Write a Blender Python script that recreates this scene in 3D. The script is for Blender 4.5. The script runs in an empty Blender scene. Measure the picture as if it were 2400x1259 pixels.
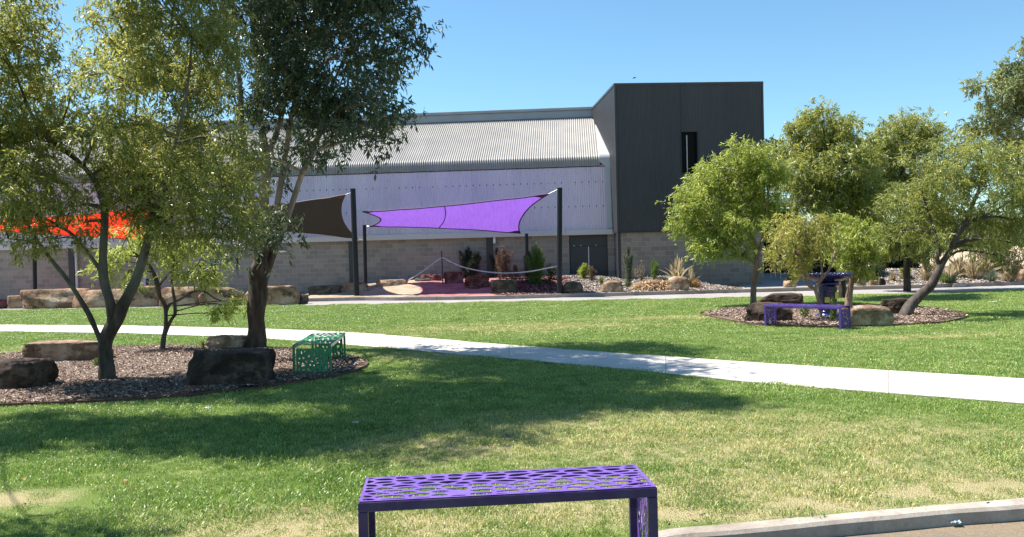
import bpy, bmesh, math, random
from mathutils import Vector, Matrix, noise
R = math.radians
S = bpy.context.scene
C = S.collection
random.seed(7)

# ------------------------------------------------------------------ camera
CAMZ, F, HC, ROLL = 1.72, 1950.0, 590.0, 0.025
cam_d = bpy.data.cameras.new('camera'); cam = bpy.data.objects.new('camera', cam_d); C.objects.link(cam)
S.camera = cam
cam_d.sensor_width = 36; cam_d.lens = 36 * F / 2400; cam_d.clip_end = 2000; cam_d.clip_start = .05
PITCH = math.atan((629.5 - HC) / F)
f0 = Vector((0, math.cos(PITCH), -math.sin(PITCH))); u0 = Vector((0, math.sin(PITCH), math.cos(PITCH))); r0 = Vector((1, 0, 0))
rr = r0 * math.cos(ROLL) - u0 * math.sin(ROLL); uu = r0 * math.sin(ROLL) + u0 * math.cos(ROLL)
M = Matrix((rr, uu, -f0)).transposed().to_4x4(); M.translation = (0, 0, CAMZ)
cam.matrix_world = M
CAM = Vector((0, 0, CAMZ))
# ------------------------------------------------------------------ sky, sun, exposure
SUN = Vector((-.60, .22, 1)).normalized()
W = bpy.data.worlds.new('World'); S.world = W; W.use_nodes = True
wn = W.node_tree; bgn = wn.nodes['Background']
sk = wn.nodes.new('ShaderNodeTexSky'); sk.sky_type = 'NISHITA'; sk.sun_disc = False
sk.sun_elevation = math.asin(SUN.z); sk.sun_rotation = math.atan2(SUN.x, SUN.y)
sk.air_density = 1.0; sk.dust_density = .15; sk.ozone_density = 1.6; sk.altitude = 200
tn = wn.nodes.new('ShaderNodeMix'); tn.data_type = 'RGBA'; tn.blend_type = 'MULTIPLY'; tn.inputs[0].default_value = 1; tn.inputs[7].default_value = (.80, 1.07, 1.13, 1)
wn.links.new(sk.outputs[0], tn.inputs[6]); wn.links.new(tn.outputs[2], bgn.inputs[0]); bgn.inputs[1].default_value = .071
sd = bpy.data.lights.new('sun', 'SUN'); sd.energy = 5.0; sd.angle = R(.55); sd.color = (1, .955, .89)
sun = bpy.data.objects.new('sun', sd); C.objects.link(sun); sun.rotation_euler = SUN.to_track_quat('Z', 'Y').to_euler()
S.view_settings.view_transform = 'Standard'; S.view_settings.look = 'None'
S.view_settings.exposure = 1.2; S.view_settings.gamma = 1

# ------------------------------------------------------------------ pixel -> world helpers
def ray(px, py):
    return (f0 + rr * ((px - 1200) / F) - uu * ((py - 629.5) / F)).normalized()
def G(px, py, z=0.0):
    d = ray(px, py); t = (z - CAMZ) / d.z
    return CAM + d * t
def P(px, py, Y):
    d = ray(px, py); return CAM + d * (Y / d.y)
def lerp(a, b, t): return a + (b - a) * t
def sstep(t):
    t = max(0, min(1, t)); return t * t * (3 - 2 * t)
def pl(x, pts):
    if x <= pts[0][0]: return pts[0][1]
    for (a, b), (c, d) in zip(pts, pts[1:]):
        if x <= c: return lerp(b, d, (x - a) / (c - a))
    return pts[-1][1]

# ------------------------------------------------------------------ object helpers
def link(name, me, mat=None, parent=None):
    o = bpy.data.objects.new(name, me); C.objects.link(o)
    if mat:
        for m in (mat if isinstance(mat, (list, tuple)) else [mat]): me.materials.append(m)
    if parent: o.parent = parent
    return o
def obj(name, bm, mat=None, parent=None, smooth=False):
    me = bpy.data.meshes.new(name); bm.normal_update(); bm.to_mesh(me); bm.free()
    if smooth: me.polygons.foreach_set('use_smooth', [True] * len(me.polygons))
    return link(name, me, mat, parent)
def pyobj(name, vs, fs, mat=None, parent=None, smooth=False):
    me = bpy.data.meshes.new(name); me.from_pydata(vs, [], fs); me.update()
    if smooth: me.polygons.foreach_set('use_smooth', [True] * len(me.polygons))
    return link(name, me, mat, parent)
def tag(o, label=None, cat=None, group=None, kind=None):
    if label: o['label'] = label
    if cat: o['category'] = cat
    if group: o['group'] = group
    if kind: o['kind'] = kind
    return o
def empty(name, loc, rz=0):
    o = bpy.data.objects.new(name, None); C.objects.link(o); o.location = loc; o.rotation_euler.z = rz
    o.empty_display_size = .1
    return o
def box(bm, x0, x1, y0, y1, z0, z1, bev=0):
    vs = [bm.verts.new((x, y, z)) for z in (z0, z1) for y in (y0, y1) for x in (x0, x1)]
    fs = [(0, 2, 3, 1), (4, 5, 7, 6), (0, 1, 5, 4), (2, 6, 7, 3), (0, 4, 6, 2), (1, 3, 7, 5)]
    ff = [bm.faces.new([vs[i] for i in f]) for f in fs]
    if bev:
        es = list({e for f in ff for e in f.edges})
        bmesh.ops.bevel(bm, geom=es, offset=bev, segments=2, profile=.5, affect='EDGES')
def boxo(name, x0, x1, y0, y1, z0, z1, mat, parent=None, bev=0):
    bm = bmesh.new(); box(bm, x0, x1, y0, y1, z0, z1, bev); return obj(name, bm, mat, parent)
def tube(bm, pts, rad, seg=8, caps=True, wob=0):
    pts = [Vector(p) for p in pts]; n = len(pts)
    if not isinstance(rad, (list, tuple)): rad = [rad] * n
    prev = None; ref = Vector((.31, .77, .2)).normalized()
    rings = []
    for i, p in enumerate(pts):
        t = (pts[min(i + 1, n - 1)] - pts[max(i - 1, 0)]).normalized()
        a = t.cross(ref)
        if a.length < .1: a = t.cross(Vector((1, 0, 0)))
        a.normalize(); b = t.cross(a)
        ring = []
        for k in range(seg):
            an = 2 * math.pi * k / seg
            rk = rad[i] * (1 + wob * noise.noise(Vector((math.cos(an) * 1.3 + p.x * 3, math.sin(an) * 1.3 + p.y * 3, p.z * 2.5))))
            ring.append(bm.verts.new(p + a * math.cos(an) * rk + b * math.sin(an) * rk))
        rings.append(ring)
    for A, B in zip(rings, rings[1:]):
        for k in range(seg):
            bm.faces.new((A[k], A[(k + 1) % seg], B[(k + 1) % seg], B[k]))
    if caps:
        bm.faces.new(rings[0][::-1]); bm.faces.new(rings[-1])
def spline(pts, sub=4):
    """Catmull-Rom through 4-tuples/3-tuples"""
    out = []; n = len(pts); pts = [tuple(p) for p in pts]
    for i in range(n - 1):
        p0 = pts[max(i - 1, 0)]; p1 = pts[i]; p2 = pts[i + 1]; p3 = pts[min(i + 2, n - 1)]
        for k in range(sub):
            t = k / sub
            out.append(tuple(.5 * (2 * b + (c - a) * t + (2 * a - 5 * b + 4 * c - d) * t * t + (3 * b - a - 3 * c + d) * t ** 3)
                             for a, b, c, d in zip(p0, p1, p2, p3)))
    out.append(pts[-1]); return out
def lathe(bm, prof, seg=32, c=(0, 0)):
    rings = []
    for r, z in prof:
        rings.append([bm.verts.new((c[0] + r * math.cos(2 * math.pi * k / seg), c[1] + r * math.sin(2 * math.pi * k / seg), z)) for k in range(seg)])
    for A, B in zip(rings, rings[1:]):
        for k in range(seg): bm.faces.new((A[k], A[(k + 1) % seg], B[(k + 1) % seg], B[k]))
    bm.faces.new(rings[0][::-1]); bm.faces.new(rings[-1])

# ------------------------------------------------------------------ materials
class NT:
    def __init__(s, name):
        s.m = bpy.data.materials.new(name); s.m.use_nodes = True; s.t = s.m.node_tree; s.n = s.t.nodes
        s.bsdf = s.n['Principled BSDF']; s.out = s.n['Material Output']
    def new(s, ty, **kw):
        nd = s.n.new(ty)
        for k, v in kw.items(): setattr(nd, k, v)
        return nd
    def l(s, a, b): s.t.links.new(a, b)
    def pos(s, obj=False):
        if obj: return s.new('ShaderNodeTexCoord').outputs['Object']
        return s.new('ShaderNodeNewGeometry').outputs['Position']
    def mp(s, src, scale=(1, 1, 1), loc=(0, 0, 0), rot=(0, 0, 0)):
        m = s.new('ShaderNodeMapping'); m.inputs['Scale'].default_value = scale; m.inputs['Location'].default_value = loc
        m.inputs['Rotation'].default_value = rot
        s.l(src, m.inputs[0]); return m.outputs[0]
    def noise(s, src, sc, det=4, rough=.55):
        n = s.new('ShaderNodeTexNoise'); n.inputs['Scale'].default_value = sc; n.inputs['Detail'].default_value = det
        n.inputs['Roughness'].default_value = rough; s.l(src, n.inputs['Vector']); return n.outputs['Fac']
    def ramp(s, src, stops):
        r = s.new('ShaderNodeValToRGB'); e = r.color_ramp.elements
        while len(e) < len(stops): e.new(.5)
        for k, (p, c) in zip(e, stops):
            k.position = p; k.color = (c, c, c, 1) if isinstance(c, (int, float)) else (*c, 1)
        s.l(src, r.inputs[0]); return r.outputs[0]
    def mix(s, fac, a, b, mode='MIX'):
        m = s.new('ShaderNodeMix', data_type='RGBA', blend_type=mode)
        for idx, v in ((0, fac), (6, a), (7, b)):
            if isinstance(v, (int, float)): m.inputs[idx].default_value = v
            elif isinstance(v, tuple): m.inputs[idx].default_value = (*v, 1)
            else: s.l(v, m.inputs[idx])
        return m.outputs[2]
    def math(s, op, a, b=None, c=None):
        m = s.new('ShaderNodeMath', operation=op)
        for i, v in enumerate((a, b, c)):
            if v is None: continue
            if isinstance(v, (int, float)): m.inputs[i].default_value = v
            else: s.l(v, m.inputs[i])
        return m.outputs[0]
    def sep(s, v):
        n = s.new('ShaderNodeSeparateXYZ'); s.l(v, n.inputs[0]); return n.outputs
    def comb(s, x, y, z):
        n = s.new('ShaderNodeCombineXYZ')
        for i, v in enumerate((x, y, z)):
            if isinstance(v, (int, float)): n.inputs[i].default_value = v
            else: s.l(v, n.inputs[i])
        return n.outputs[0]
    def bump(s, h, strength=.5, dist=.02):
        b = s.new('ShaderNodeBump'); b.inputs['Strength'].default_value = strength; b.inputs['Distance'].default_value = dist
        s.l(h, b.inputs['Height']); s.l(b.outputs[0], s.bsdf.inputs['Normal'])
    def col(s, v):
        if isinstance(v, tuple): s.bsdf.inputs['Base Color'].default_value = (*v, 1)
        else: s.l(v, s.bsdf.inputs['Base Color'])
    def set(s, rough=None, metal=None, spec=None):
        if rough is not None: s.bsdf.inputs['Roughness'].default_value = rough
        if metal is not None: s.bsdf.inputs['Metallic'].default_value = metal
        if spec is not None: s.bsdf.inputs['Specular IOR Level'].default_value = spec

def simple(name, c, rough=.6, metal=0, var=.15, sc=6, bump=0, spec=.5, c2=None):
    n = NT(name); p = n.pos(True)
    f = n.noise(p, sc, 5)
    a = tuple(x * (1 - var) for x in c); b = c2 or tuple(min(1, x * (1 + var)) for x in c)
    n.col(n.ramp(f, [(.3, a), (.7, b)])); n.set(rough, metal, spec)
    if bump: n.bump(n.noise(p, sc * 4, 6), .6, bump)
    return n.m

def patches(n, p, lst):
    """soft-edged elliptical patches on the ground plane -> 0..1 ; lst of (x,y,rx,ry)"""
    x, y, z = n.sep(p)
    acc = None
    for cx, cy, rx, ry in lst:
        a = n.math('DIVIDE', n.math('SUBTRACT', x, cx), rx); b = n.math('DIVIDE', n.math('SUBTRACT', y, cy), ry)
        d = n.math('SQRT', n.math('ADD', n.math('MULTIPLY', a, a), n.math('MULTIPLY', b, b)))
        v = n.math('SUBTRACT', 1.3, d); 
        acc = v if acc is None else n.math('MAXIMUM', acc, v)
    return acc

def GP(px, py): g = G(px, py); return (g.x, g.y)
def grass_mat(name, dry, blade, soft=False):
    n = NT(name); p = n.pos()
    big = n.noise(p, .55, 3, .6); mid = n.noise(p, 2.6, 4, .6); fine = n.noise(p, 38, 3, .6)
    fine2 = n.noise(n.mp(p, (1, 1, 1), (5, 3, 1)), 90, 2, .5)
    k = 2.2 if blade else 1.1
    g1 = (.055 * k, .112 * k, .014 * k); g2 = (.125 * k, .215 * k, .035 * k)
    green = n.mix(n.ramp(mid, [(.3, 0), (.7, 1)]), g1, g2)
    green = n.mix(n.ramp(big, [(.35, 0), (.65, .6)]), green, (.17 * k, .225 * k, .055 * k))
    tan = n.mix(fine, (.33 * k, .26 * k, .13 * k), (.46 * k, .39 * k, .23 * k))
    pa = patches(n, p, dry)
    m = n.math('ADD', n.math('MULTIPLY', n.ramp(pa, [(0, 0), (1, 1)]), .36 if blade else .7), n.math('MULTIPLY', n.math('SUBTRACT', mid, .5), 1.1))
    m = n.math('ADD', m, n.math('MULTIPLY', n.math('SUBTRACT', fine2, .52), 1.7))
    m = n.math('ADD', m, n.math('MULTIPLY', n.math('SUBTRACT', fine, .5), 1.0))
    col = n.mix(n.ramp(m, [(.12, .04), (.62, .95)]), green, tan)
    col = n.mix(n.ramp(fine2, [(.3, .42), (.6, 0)]), col, (.03, .06, .012))
    if blade:
        isl2 = n.math('FRACT', n.math('MULTIPLY', n.new('ShaderNodeNewGeometry').outputs['Random Per Island'], 37.7))
        col = n.mix(n.ramp(isl2, [(.84, 0), (.88, .7)]), col, tan)
    if blade:   # every blade has its own tone
        isl = n.new('ShaderNodeNewGeometry').outputs['Random Per Island']
        col = n.mix(.45 if soft else 1.0, col, n.ramp(isl, [(0, (.32, .42, .40)), (.5, (.95, 1, .9)), (.85, (1.25, 1.18, 1.05)), (1, (1.5, 1.4, 1.4))]), 'MULTIPLY')
    if blade:
        n.col(col); n.set(.38, 0, .6)
        tr = n.new('ShaderNodeBsdfTranslucent'); n.l(n.mix(.35, col, (.25, .4, .05)), tr.inputs[0])
        ms = n.new('ShaderNodeMixShader'); ms.inputs[0].default_value = .3
        n.l(n.bsdf.outputs[0], ms.inputs[1]); n.l(tr.outputs[0], ms.inputs[2]); n.l(ms.outputs[0], n.out.inputs[0])
    else:
        n.col(col); n.set(.95, 0, .1); n.bump(fine2, .9, .03)
    return n.m

DRY = [(*GP(1500, 1010), 2.6, 1.5), (*GP(1900, 1040), 2.4, 1.3), (*GP(1150, 1040), 1.6, .9), (*GP(2000, 1130), 2.4, .8),
       (*GP(1200, 768), 4.0, 1.6), (*GP(900, 1230), 1.4, .4), (*GP(1350, 1200), 1.4, .4), (*GP(700, 1230), 1.0, .5), (*GP(0, 1172), .55, .32), (*GP(10, 1172), .5, .3), (*GP(1700, 1205), .9, .2), (*GP(1950, 1182), .9, .2), (*GP(2250, 1158), .9, .2),
       (*GP(1000, 835), 1.5, .8), (*GP(60, 825), 1.2, .7), (*GP(2250, 1150), 1.5, .35), (*GP(1700, 1150), 1.6, .5), (*GP(560, 830), 1, .8),
       (*GP(1600, 745), 3, .7), (*GP(2150, 790), 2.4, .5)]
M_lawn = grass_mat('lawn_ground', DRY, False)
M_blade = grass_mat('grass_blade', DRY, True); M_bladef = grass_mat('distant_grass_blade', DRY, True, True)

def mulch_mat(name, stops, sc=30, bmp=.04, world=True):
    n = NT(name); p = n.pos()
    v = n.new('ShaderNodeTexVoronoi'); v.inputs['Scale'].default_value = sc; v.inputs['Randomness'].default_value = 1
    n.l(n.mp(p, (1, 1.9, 1), rot=(0, 0, .5)), v.inputs['Vector'])
    cc = n.sep(v.outputs['Color'])[0]
    base = n.ramp(cc, stops)
    big = n.noise(p, 1.4, 4)
    base = n.mix(n.ramp(big, [(.35, .35), (.65, 0)]), base, tuple(x * .55 for x in stops[1][1]))
    n.col(base); n.set(.9, 0, .2)
    h = n.math('ADD', n.math('MULTIPLY', cc, .8), n.noise(p, 70, 3)); n.bump(h, 1, bmp)
    return n.m
M_mulch = mulch_mat('bark_mulch', [(0, (.07, .042, .03)), (.35, (.20, .135, .10)), (.7, (.34, .25, .20)), (1, (.52, .43, .36))])
M_pmulch = mulch_mat('pale_mulch', [(0, (.11, .08, .065)), (.3, (.26, .21, .175)), (.7, (.38, .325, .28)), (1, (.5, .44, .39))], 24)
M_rmulch = mulch_mat('red_mulch', [(0, (.06, .02, .02)), (.35, (.17, .055, .05)), (.7, (.30, .13, .11)), (1, (.48, .30, .27))], 22)
def soil(name, a, b, sc=3):
    n = NT(name); p = n.pos()
    n.col(n.mix(n.ramp(n.noise(p, sc, 6), [(.35, 0), (.65, 1)]), a, b)); n.set(.95, 0, .15); n.bump(n.noise(p, 14, 6, .7), .8, .03); return n.m
M_red = soil('red_gravel', (.27, .105, .10), (.38, .17, .155), 2)
M_sand = soil('sand', (.29, .215, .14), (.37, .30, .21), 2)
M_field = soil('dry_field', (.36, .27, .18), (.47, .37, .26), .25)

def concrete(name, a, b, cracks=True, sc=1.2, stain=(.3, .26, .22), sv=.5):
    n = NT(name); p = n.pos()
    c = n.mix(n.ramp(n.noise(p, sc, 6, .65), [(.3, 0), (.7, 1)]), a, b)
    c = n.mix(n.ramp(n.noise(p, 45, 3), [(.3, .18), (.6, 0)]), c, tuple(x * .6 for x in a))
    c = n.mix(n.ramp(n.noise(p, 3.5, 6, .75), [(.52, 0), (.74, sv)]), c, stain)
    c = n.mix(n.ramp(n.noise(n.mp(p, (1, 1, 1), (9, 4, 0)), .7, 5, .7), [(.5, 0), (.68, .35)]), c, stain)
    n.col(c); n.set(.85, 0, .3); n.bump(n.noise(p, 60, 4), .35, .008); return n.m
M_path = concrete('path_concrete', (.52, .475, .42), (.62, .58, .53), stain=(.38, .32, .26))
M_kerb = concrete('kerb_concrete', (.27, .225, .18), (.46, .41, .35), stain=(.12, .09, .07), sc=3, sv=.75)
M_kerb2 = concrete('far_kerb_concrete', (.27, .23, .20), (.40, .35, .31), stain=(.15, .12, .1), sc=2)
M_road = concrete('road_surface', (.25, .23, .22), (.31, .285, .275), sc=.5, stain=(.45, .40, .34))
M_joint = simple('joint_dark', (.16, .13, .11), .95)
def asphalt():
    n = NT('asphalt'); p = n.pos()
    c = n.mix(n.noise(p, 60, 3), (.05, .05, .052), (.16, .15, .145))
    x, y, z = n.sep(p)
    edge = n.math('SUBTRACT', n.math('ADD', n.noise(p, 3, 5), n.math('MULTIPLY', y, .9)), 4.8)
    c = n.mix(n.ramp(edge, [(0, 0), (.3, 1)]), c, n.mix(n.noise(p, 40, 3), (.12, .09, .06), (.27, .21, .14)))
    n.col(c); n.set(.9, 0, .3); n.bump(n.noise(p, 90, 3), .7, .01); return n.m
M_asph = asphalt()

def blocks(name, tint=(1, 1, 1)):
    n = NT(name); p = n.pos(True); x, y, z = n.sep(p)
    b = n.new('ShaderNodeTexBrick'); n.l(n.comb(x, z, 0), b.inputs['Vector'])
    b.inputs['Scale'].default_value = 1; b.inputs['Brick Width'].default_value = .4; b.inputs['Row Height'].default_value = .2
    b.inputs['Mortar Size'].default_value = .009; b.inputs['Mortar Smooth'].default_value = .2; b.inputs['Bias'].default_value = -.1
    b.inputs['Color1'].default_value = (.20 * tint[0], .18 * tint[1], .162 * tint[2], 1); b.inputs['Color2'].default_value = (.31 * tint[0], .278 * tint[1], .245 * tint[2], 1)
    b.inputs['Mortar'].default_value = (.38 * tint[0], .34 * tint[1], .31 * tint[2], 1)
    c = n.mix(n.ramp(n.noise(p, .8, 4), [(.3, 0), (.7, .5)]), b.outputs[0], (.26 * tint[0], .222 * tint[1], .20 * tint[2]))
    c = n.mix(n.ramp(n.noise(n.mp(p, (1, 1, .25)), 2.2, 5, .7), [(.55, 0), (.8, .4)]), c, (.16, .14, .13))
    n.col(c); n.set(.9, 0, .25)
    n.bump(n.math('ADD', n.math('MULTIPLY', b.outputs['Fac'], -1), n.math('MULTIPLY', n.noise(p, 60, 3), .3)), .6, .008); return n.m
M_block = blocks('concrete_block'); M_block2 = blocks('tower_block', (1.0, .98, .95))

def sheet(name, a, b, rows=None, streak=True, metal=.0, rough=.45, pitch=.3):
    n = NT(name); p = n.pos(True); x, y, z = n.sep(p)
    c = n.mix(n.ramp(n.noise(n.mp(p, (1, 1, .3)), 1.1, 5), [(.3, 0), (.7, 1)]), a, b)
    # sheet-to-sheet tone
    fl = n.math('FLOOR', n.math('DIVIDE', x, .78)); wn_ = n.new('ShaderNodeTexWhiteNoise', noise_dimensions='1D'); n.l(fl, wn_.inputs['W'])
    c = n.mix(n.math('MULTIPLY', wn_.outputs[0], .16), c, tuple(v * .5 for v in a))
    if streak:
        s1 = n.ramp(n.noise(n.mp(p, (16, 1, .9)), 1.6, 6, .75), [(.56, 0), (.70, .6)])
        c = n.mix(s1, c, (.10, .085, .075))
        sp = n.ramp(n.noise(n.mp(p, (9, 1, 5)), 1.8, 2, .5), [(.70, 0), (.74, .7)])
        c = n.mix(sp, c, (.09, .07, .06))
    if rows:
        for zr in rows:
            fx = n.math('SUBTRACT', n.math('FRACT', n.math('DIVIDE', x, pitch)), .5)
            dx = n.math('ABSOLUTE', n.math('MULTIPLY', fx, pitch)); dz = n.math('ABSOLUTE', n.math('SUBTRACT', z, zr))
            m = n.math('MULTIPLY', n.math('LESS_THAN', dx, .024), n.math('LESS_THAN', dz, .032))
            jit = n.math('GREATER_THAN', n.noise(n.mp(p, (4, 1, 1)), 1, 1), .40)
            c = n.mix(n.math('MULTIPLY', n.math('MULTIPLY', m, jit), .8), c, (.05, .045, .045))
    n.col(c); n.set(rough, metal, .4); return n.m
M_clad = sheet('wall_sheet', (.60, .50, .59), (.68, .575, .65), rows=[4.68, 3.62], streak=True)  # lilac of light bounced off the sails is partly in this base colour
M_roof = sheet('roof_sheet', (.27, .255, .235), (.33, .315, .29), streak=False, rough=.45)
M_flash = simple('white_flashing', (.42, .42, .42), .4, .1, .05, 1)
M_fascia = simple('fascia_steel', (.50, .47, .50), .45, 0, .05, .5)
M_dclad = sheet('dark_sheet', (.044, .045, .049), (.054, .055, .059), streak=False, rough=.5)
M_dark = simple('dark_steel', (.026, .029, .035), .5, 0, .15, 2)
M_door = simple('door_paint', (.038, .040, .045), .55, 0, .1, 1)
M_black = simple('black_post_paint', (.009, .010, .013), .45, 0, .2, 3, spec=.3)
M_void = simple('dark_interior', (.006, .006, .006), .9)
M_glass = simple('window_glass', (.004, .004, .005), .4, 0, 0, 1, spec=.1)
M_white = simple('white_paint', (.7, .7, .7), .5)
M_steel = simple('galvanised', (.45, .45, .46), .35, .7, .1, 4)
M_rust = simple('rusted_edging', (.10, .045, .03), .8, 0, .4, 8)

def rockmat(name, a, b, c, sc=2.0, dark=(.02, .015, .012)):
    n = NT(name); p = n.pos(True)
    f = n.noise(p, sc, 7, .68); g = n.noise(n.mp(p, (1, 1, 1.5), (3, 1, 7)), sc * 1.2, 6, .62)
    col = n.ramp(f, [(.32, a), (.5, b), (.66, c)])
    col = n.mix(n.ramp(g, [(.44, .75), (.54, 0)]), col, tuple(x * .45 for x in a))
    cr = n.ramp(n.noise(n.mp(p, (1, 1, 1.3), (1, 8, 2)), sc * 2.3, 8, .72), [(.36, .85), (.44, 0)])
    col = n.mix(cr, col, dark)
    n.col(col); n.set(.92, 0, .2)
    n.bump(n.math('ADD', f, n.noise(p, sc * 8, 6, .7)), .9, .05); return n.m
M_rk_dark = rockmat('brown_rock', (.04, .026, .02), (.085, .057, .042), (.17, .125, .095))
M_rk_sand = rockmat('sandstone', (.20, .10, .055), (.32, .22, .14), (.42, .345, .26), 1.1, (.05, .035, .028))
M_rk_red = rockmat('red_rock', (.14, .045, .04), (.24, .09, .08), (.33, .16, .14))
M_rk_grey = rockmat('olive_rock', (.07, .065, .05), (.12, .11, .085), (.20, .17, .13))
M_rk_tan = rockmat('tan_rock', (.28, .17, .10), (.44, .31, .20), (.55, .46, .35), 1.6, (.10, .07, .05))
M_rk_slab = rockmat('pale_topped_slab', (.16, .09, .055), (.33, .23, .16), (.46, .37, .29), 1.5)

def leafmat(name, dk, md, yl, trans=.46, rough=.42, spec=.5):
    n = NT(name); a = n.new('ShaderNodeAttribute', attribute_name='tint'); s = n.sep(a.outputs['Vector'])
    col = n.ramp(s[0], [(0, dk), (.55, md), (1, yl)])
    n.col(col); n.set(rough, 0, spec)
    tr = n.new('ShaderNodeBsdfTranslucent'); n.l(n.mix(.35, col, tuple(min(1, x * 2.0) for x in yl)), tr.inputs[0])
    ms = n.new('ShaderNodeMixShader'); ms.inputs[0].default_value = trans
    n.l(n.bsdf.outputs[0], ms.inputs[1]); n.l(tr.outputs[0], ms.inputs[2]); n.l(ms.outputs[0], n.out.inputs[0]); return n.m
L_gold = leafmat('leaf_gold', (.05, .085, .03), (.175, .235, .062), (.45, .42, .105), .5, .28, .7)
L_dark = leafmat('leaf_dark', (.022, .048, .030), (.045, .085, .042), (.14, .16, .055), .28, .36, .6)
L_lime = leafmat('leaf_lime', (.06, .11, .02), (.235, .32, .055), (.47, .48, .10), .5, .3, .6)
L_mid = leafmat('leaf_mid', (.045, .08, .022), (.185, .235, .052), (.40, .385, .09), .48, .3, .6)
L_far = leafmat('leaf_far', (.055, .085, .04), (.16, .205, .075), (.3, .32, .11), .3)
L_con = leafmat('leaf_evergreen', (.01, .02, .012), (.025, .045, .022), (.08, .09, .03), .15)
L_grey = leafmat('leaf_grey', (.06, .09, .06), (.13, .17, .11), (.24, .26, .15), .3)
L_green = leafmat('leaf_bright', (.045, .09, .02), (.11, .18, .035), (.25, .32, .07), .35)
L_straw = leafmat('straw', (.20, .14, .07), (.38, .29, .16), (.54, .45, .29), .3, .7)
L_brown = leafmat('leaf_brown', (.06, .035, .025), (.16, .09, .06), (.28, .17, .10), .25)
def barkmat(name, a, b, c, up=None, zc=1.6):
    n = NT(name); p = n.pos(True)
    f = n.noise(n.mp(p, (1, 1, .22)), 9, 7, .68)
    col = n.ramp(f, [(.32, a), (.5, b), (.68, c)])
    if up:   # rough bark below, smooth peeled bark above
        h = n.math('ADD', n.sep(p)[2], n.math('MULTIPLY', n.noise(p, 3, 4), 1.2))
        m = n.math('MULTIPLY', n.math('SUBTRACT', h, zc), 2.2)
        col = n.mix(n.ramp(m, [(0, 0), (1, 1)]), col, n.ramp(n.noise(n.mp(p, (1, 1, .35)), 5, 5), [(.35, tuple(v * .7 for v in up[0])), (.6, tuple(v * .78 for v in up[1]))]))
    n.col(col); n.set(.85, 0, .25)
    n.bump(n.noise(n.mp(p, (1, 1, .3)), 22, 6, .7), .8, .02); return n.m
B_brown = barkmat('brown_bark', (.035, .026, .02), (.075, .06, .05), (.14, .12, .10))
B_dark = barkmat('dark_bark', (.02, .015, .012), (.055, .04, .03), (.11, .085, .07))
B_pale = barkmat('pale_bark', (.17, .13, .11), (.34, .28, .24), (.48, .42, .37))
B_tan = barkmat('tan_bark', (.12, .07, .05), (.24, .16, .115), (.36, .27, .21))
#--PART2--
# ================================================================== GROUND
def sheet_poly(name, pts, z, mat, kind='structure', thick=None):
    bm = bmesh.new(); vs = [bm.verts.new((p[0], p[1], z)) for p in pts]; f = bm.faces.new(vs)
    if f.normal.z < 0: bmesh.ops.reverse_faces(bm, faces=[f])
    bm.normal_update()
    if f.normal.z < 0: f.normal_flip()
    if thick:
        r = bmesh.ops.extrude_face_region(bm, geom=[f])
        for v in [g for g in r['geom'] if isinstance(g, bmesh.types.BMVert)]: v.co.z -= 0
        for v in vs: v.co.z = z - thick
    bmesh.ops.triangulate(bm, faces=[x for x in bm.faces if len(x.verts) > 4])
    return tag(obj(name, bm, mat), kind=kind)

sheet_poly('ground', [(-900, -300), (900, -300), (900, 1500), (-900, 1500)], -.16, M_field)

# near kerb line (lawn side)
KI = [(-30, 2.2), (-12, 2.6), (-4, 3.4), (-1, 4.0), (.25, 4.4), (.62, 4.72)] + [GP(x, y) for x, y in ((1541, 1247), (1700, 1231), (1850, 1217), (2000, 1203.5), (2200, 1186), (2400, 1169))]
dx = KI[-1][0] - KI[-3][0]; dy = KI[-1][1] - KI[-3][1]
KI += [(KI[-1][0] + dx * k, KI[-1][1] + dy * k + .05 * k * k) for k in (1, 2, 4, 8)]
# far road near edge (lawn end) and far kerb front line
RN = [(0, 727), (350, 721), (700, 716), (1000, 711), (1200, 707), (1500, 701), (1750, 697), (2100, 689), (2400, 680)]
RNw = [GP(*p) for p in RN]
def extend(w, L):
    a, b = Vector(w[0]), Vector(w[1]); s = (a - b).normalized() * L
    c, d = Vector(w[-1]), Vector(w[-2]); e = (c - d).normalized() * L
    return [tuple(a + s)] + list(w) + [tuple(c + e)]
RNw = extend(RNw, 30)
KFp = [(708, 707), (836, 704), (950, 704), (1150, 701), (1300, 697), (1450, 693), (1600, 689), (1750, 685), (1900, 681), (2080, 677), (2250, 672), (2400, 667)]
KF = [GP(*p) for p in KFp]
KF = KF + [tuple(Vector(KF[-1]) + (Vector(KF[-1]) - Vector(KF[-2])).normalized() * 30)]
LAWN = KI + RNw[::-1]
sheet_poly('lawn', LAWN, 0, M_lawn, thick=.2)
sheet_poly('asphalt', [(-40, -30), (40, -30)] + KI[::-1], -.085, M_asph)
roadfar = [(w[0], w[1] + 14) for w in RNw]
sheet_poly('road', RNw + roadfar[::-1], -.012, M_road)

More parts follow.
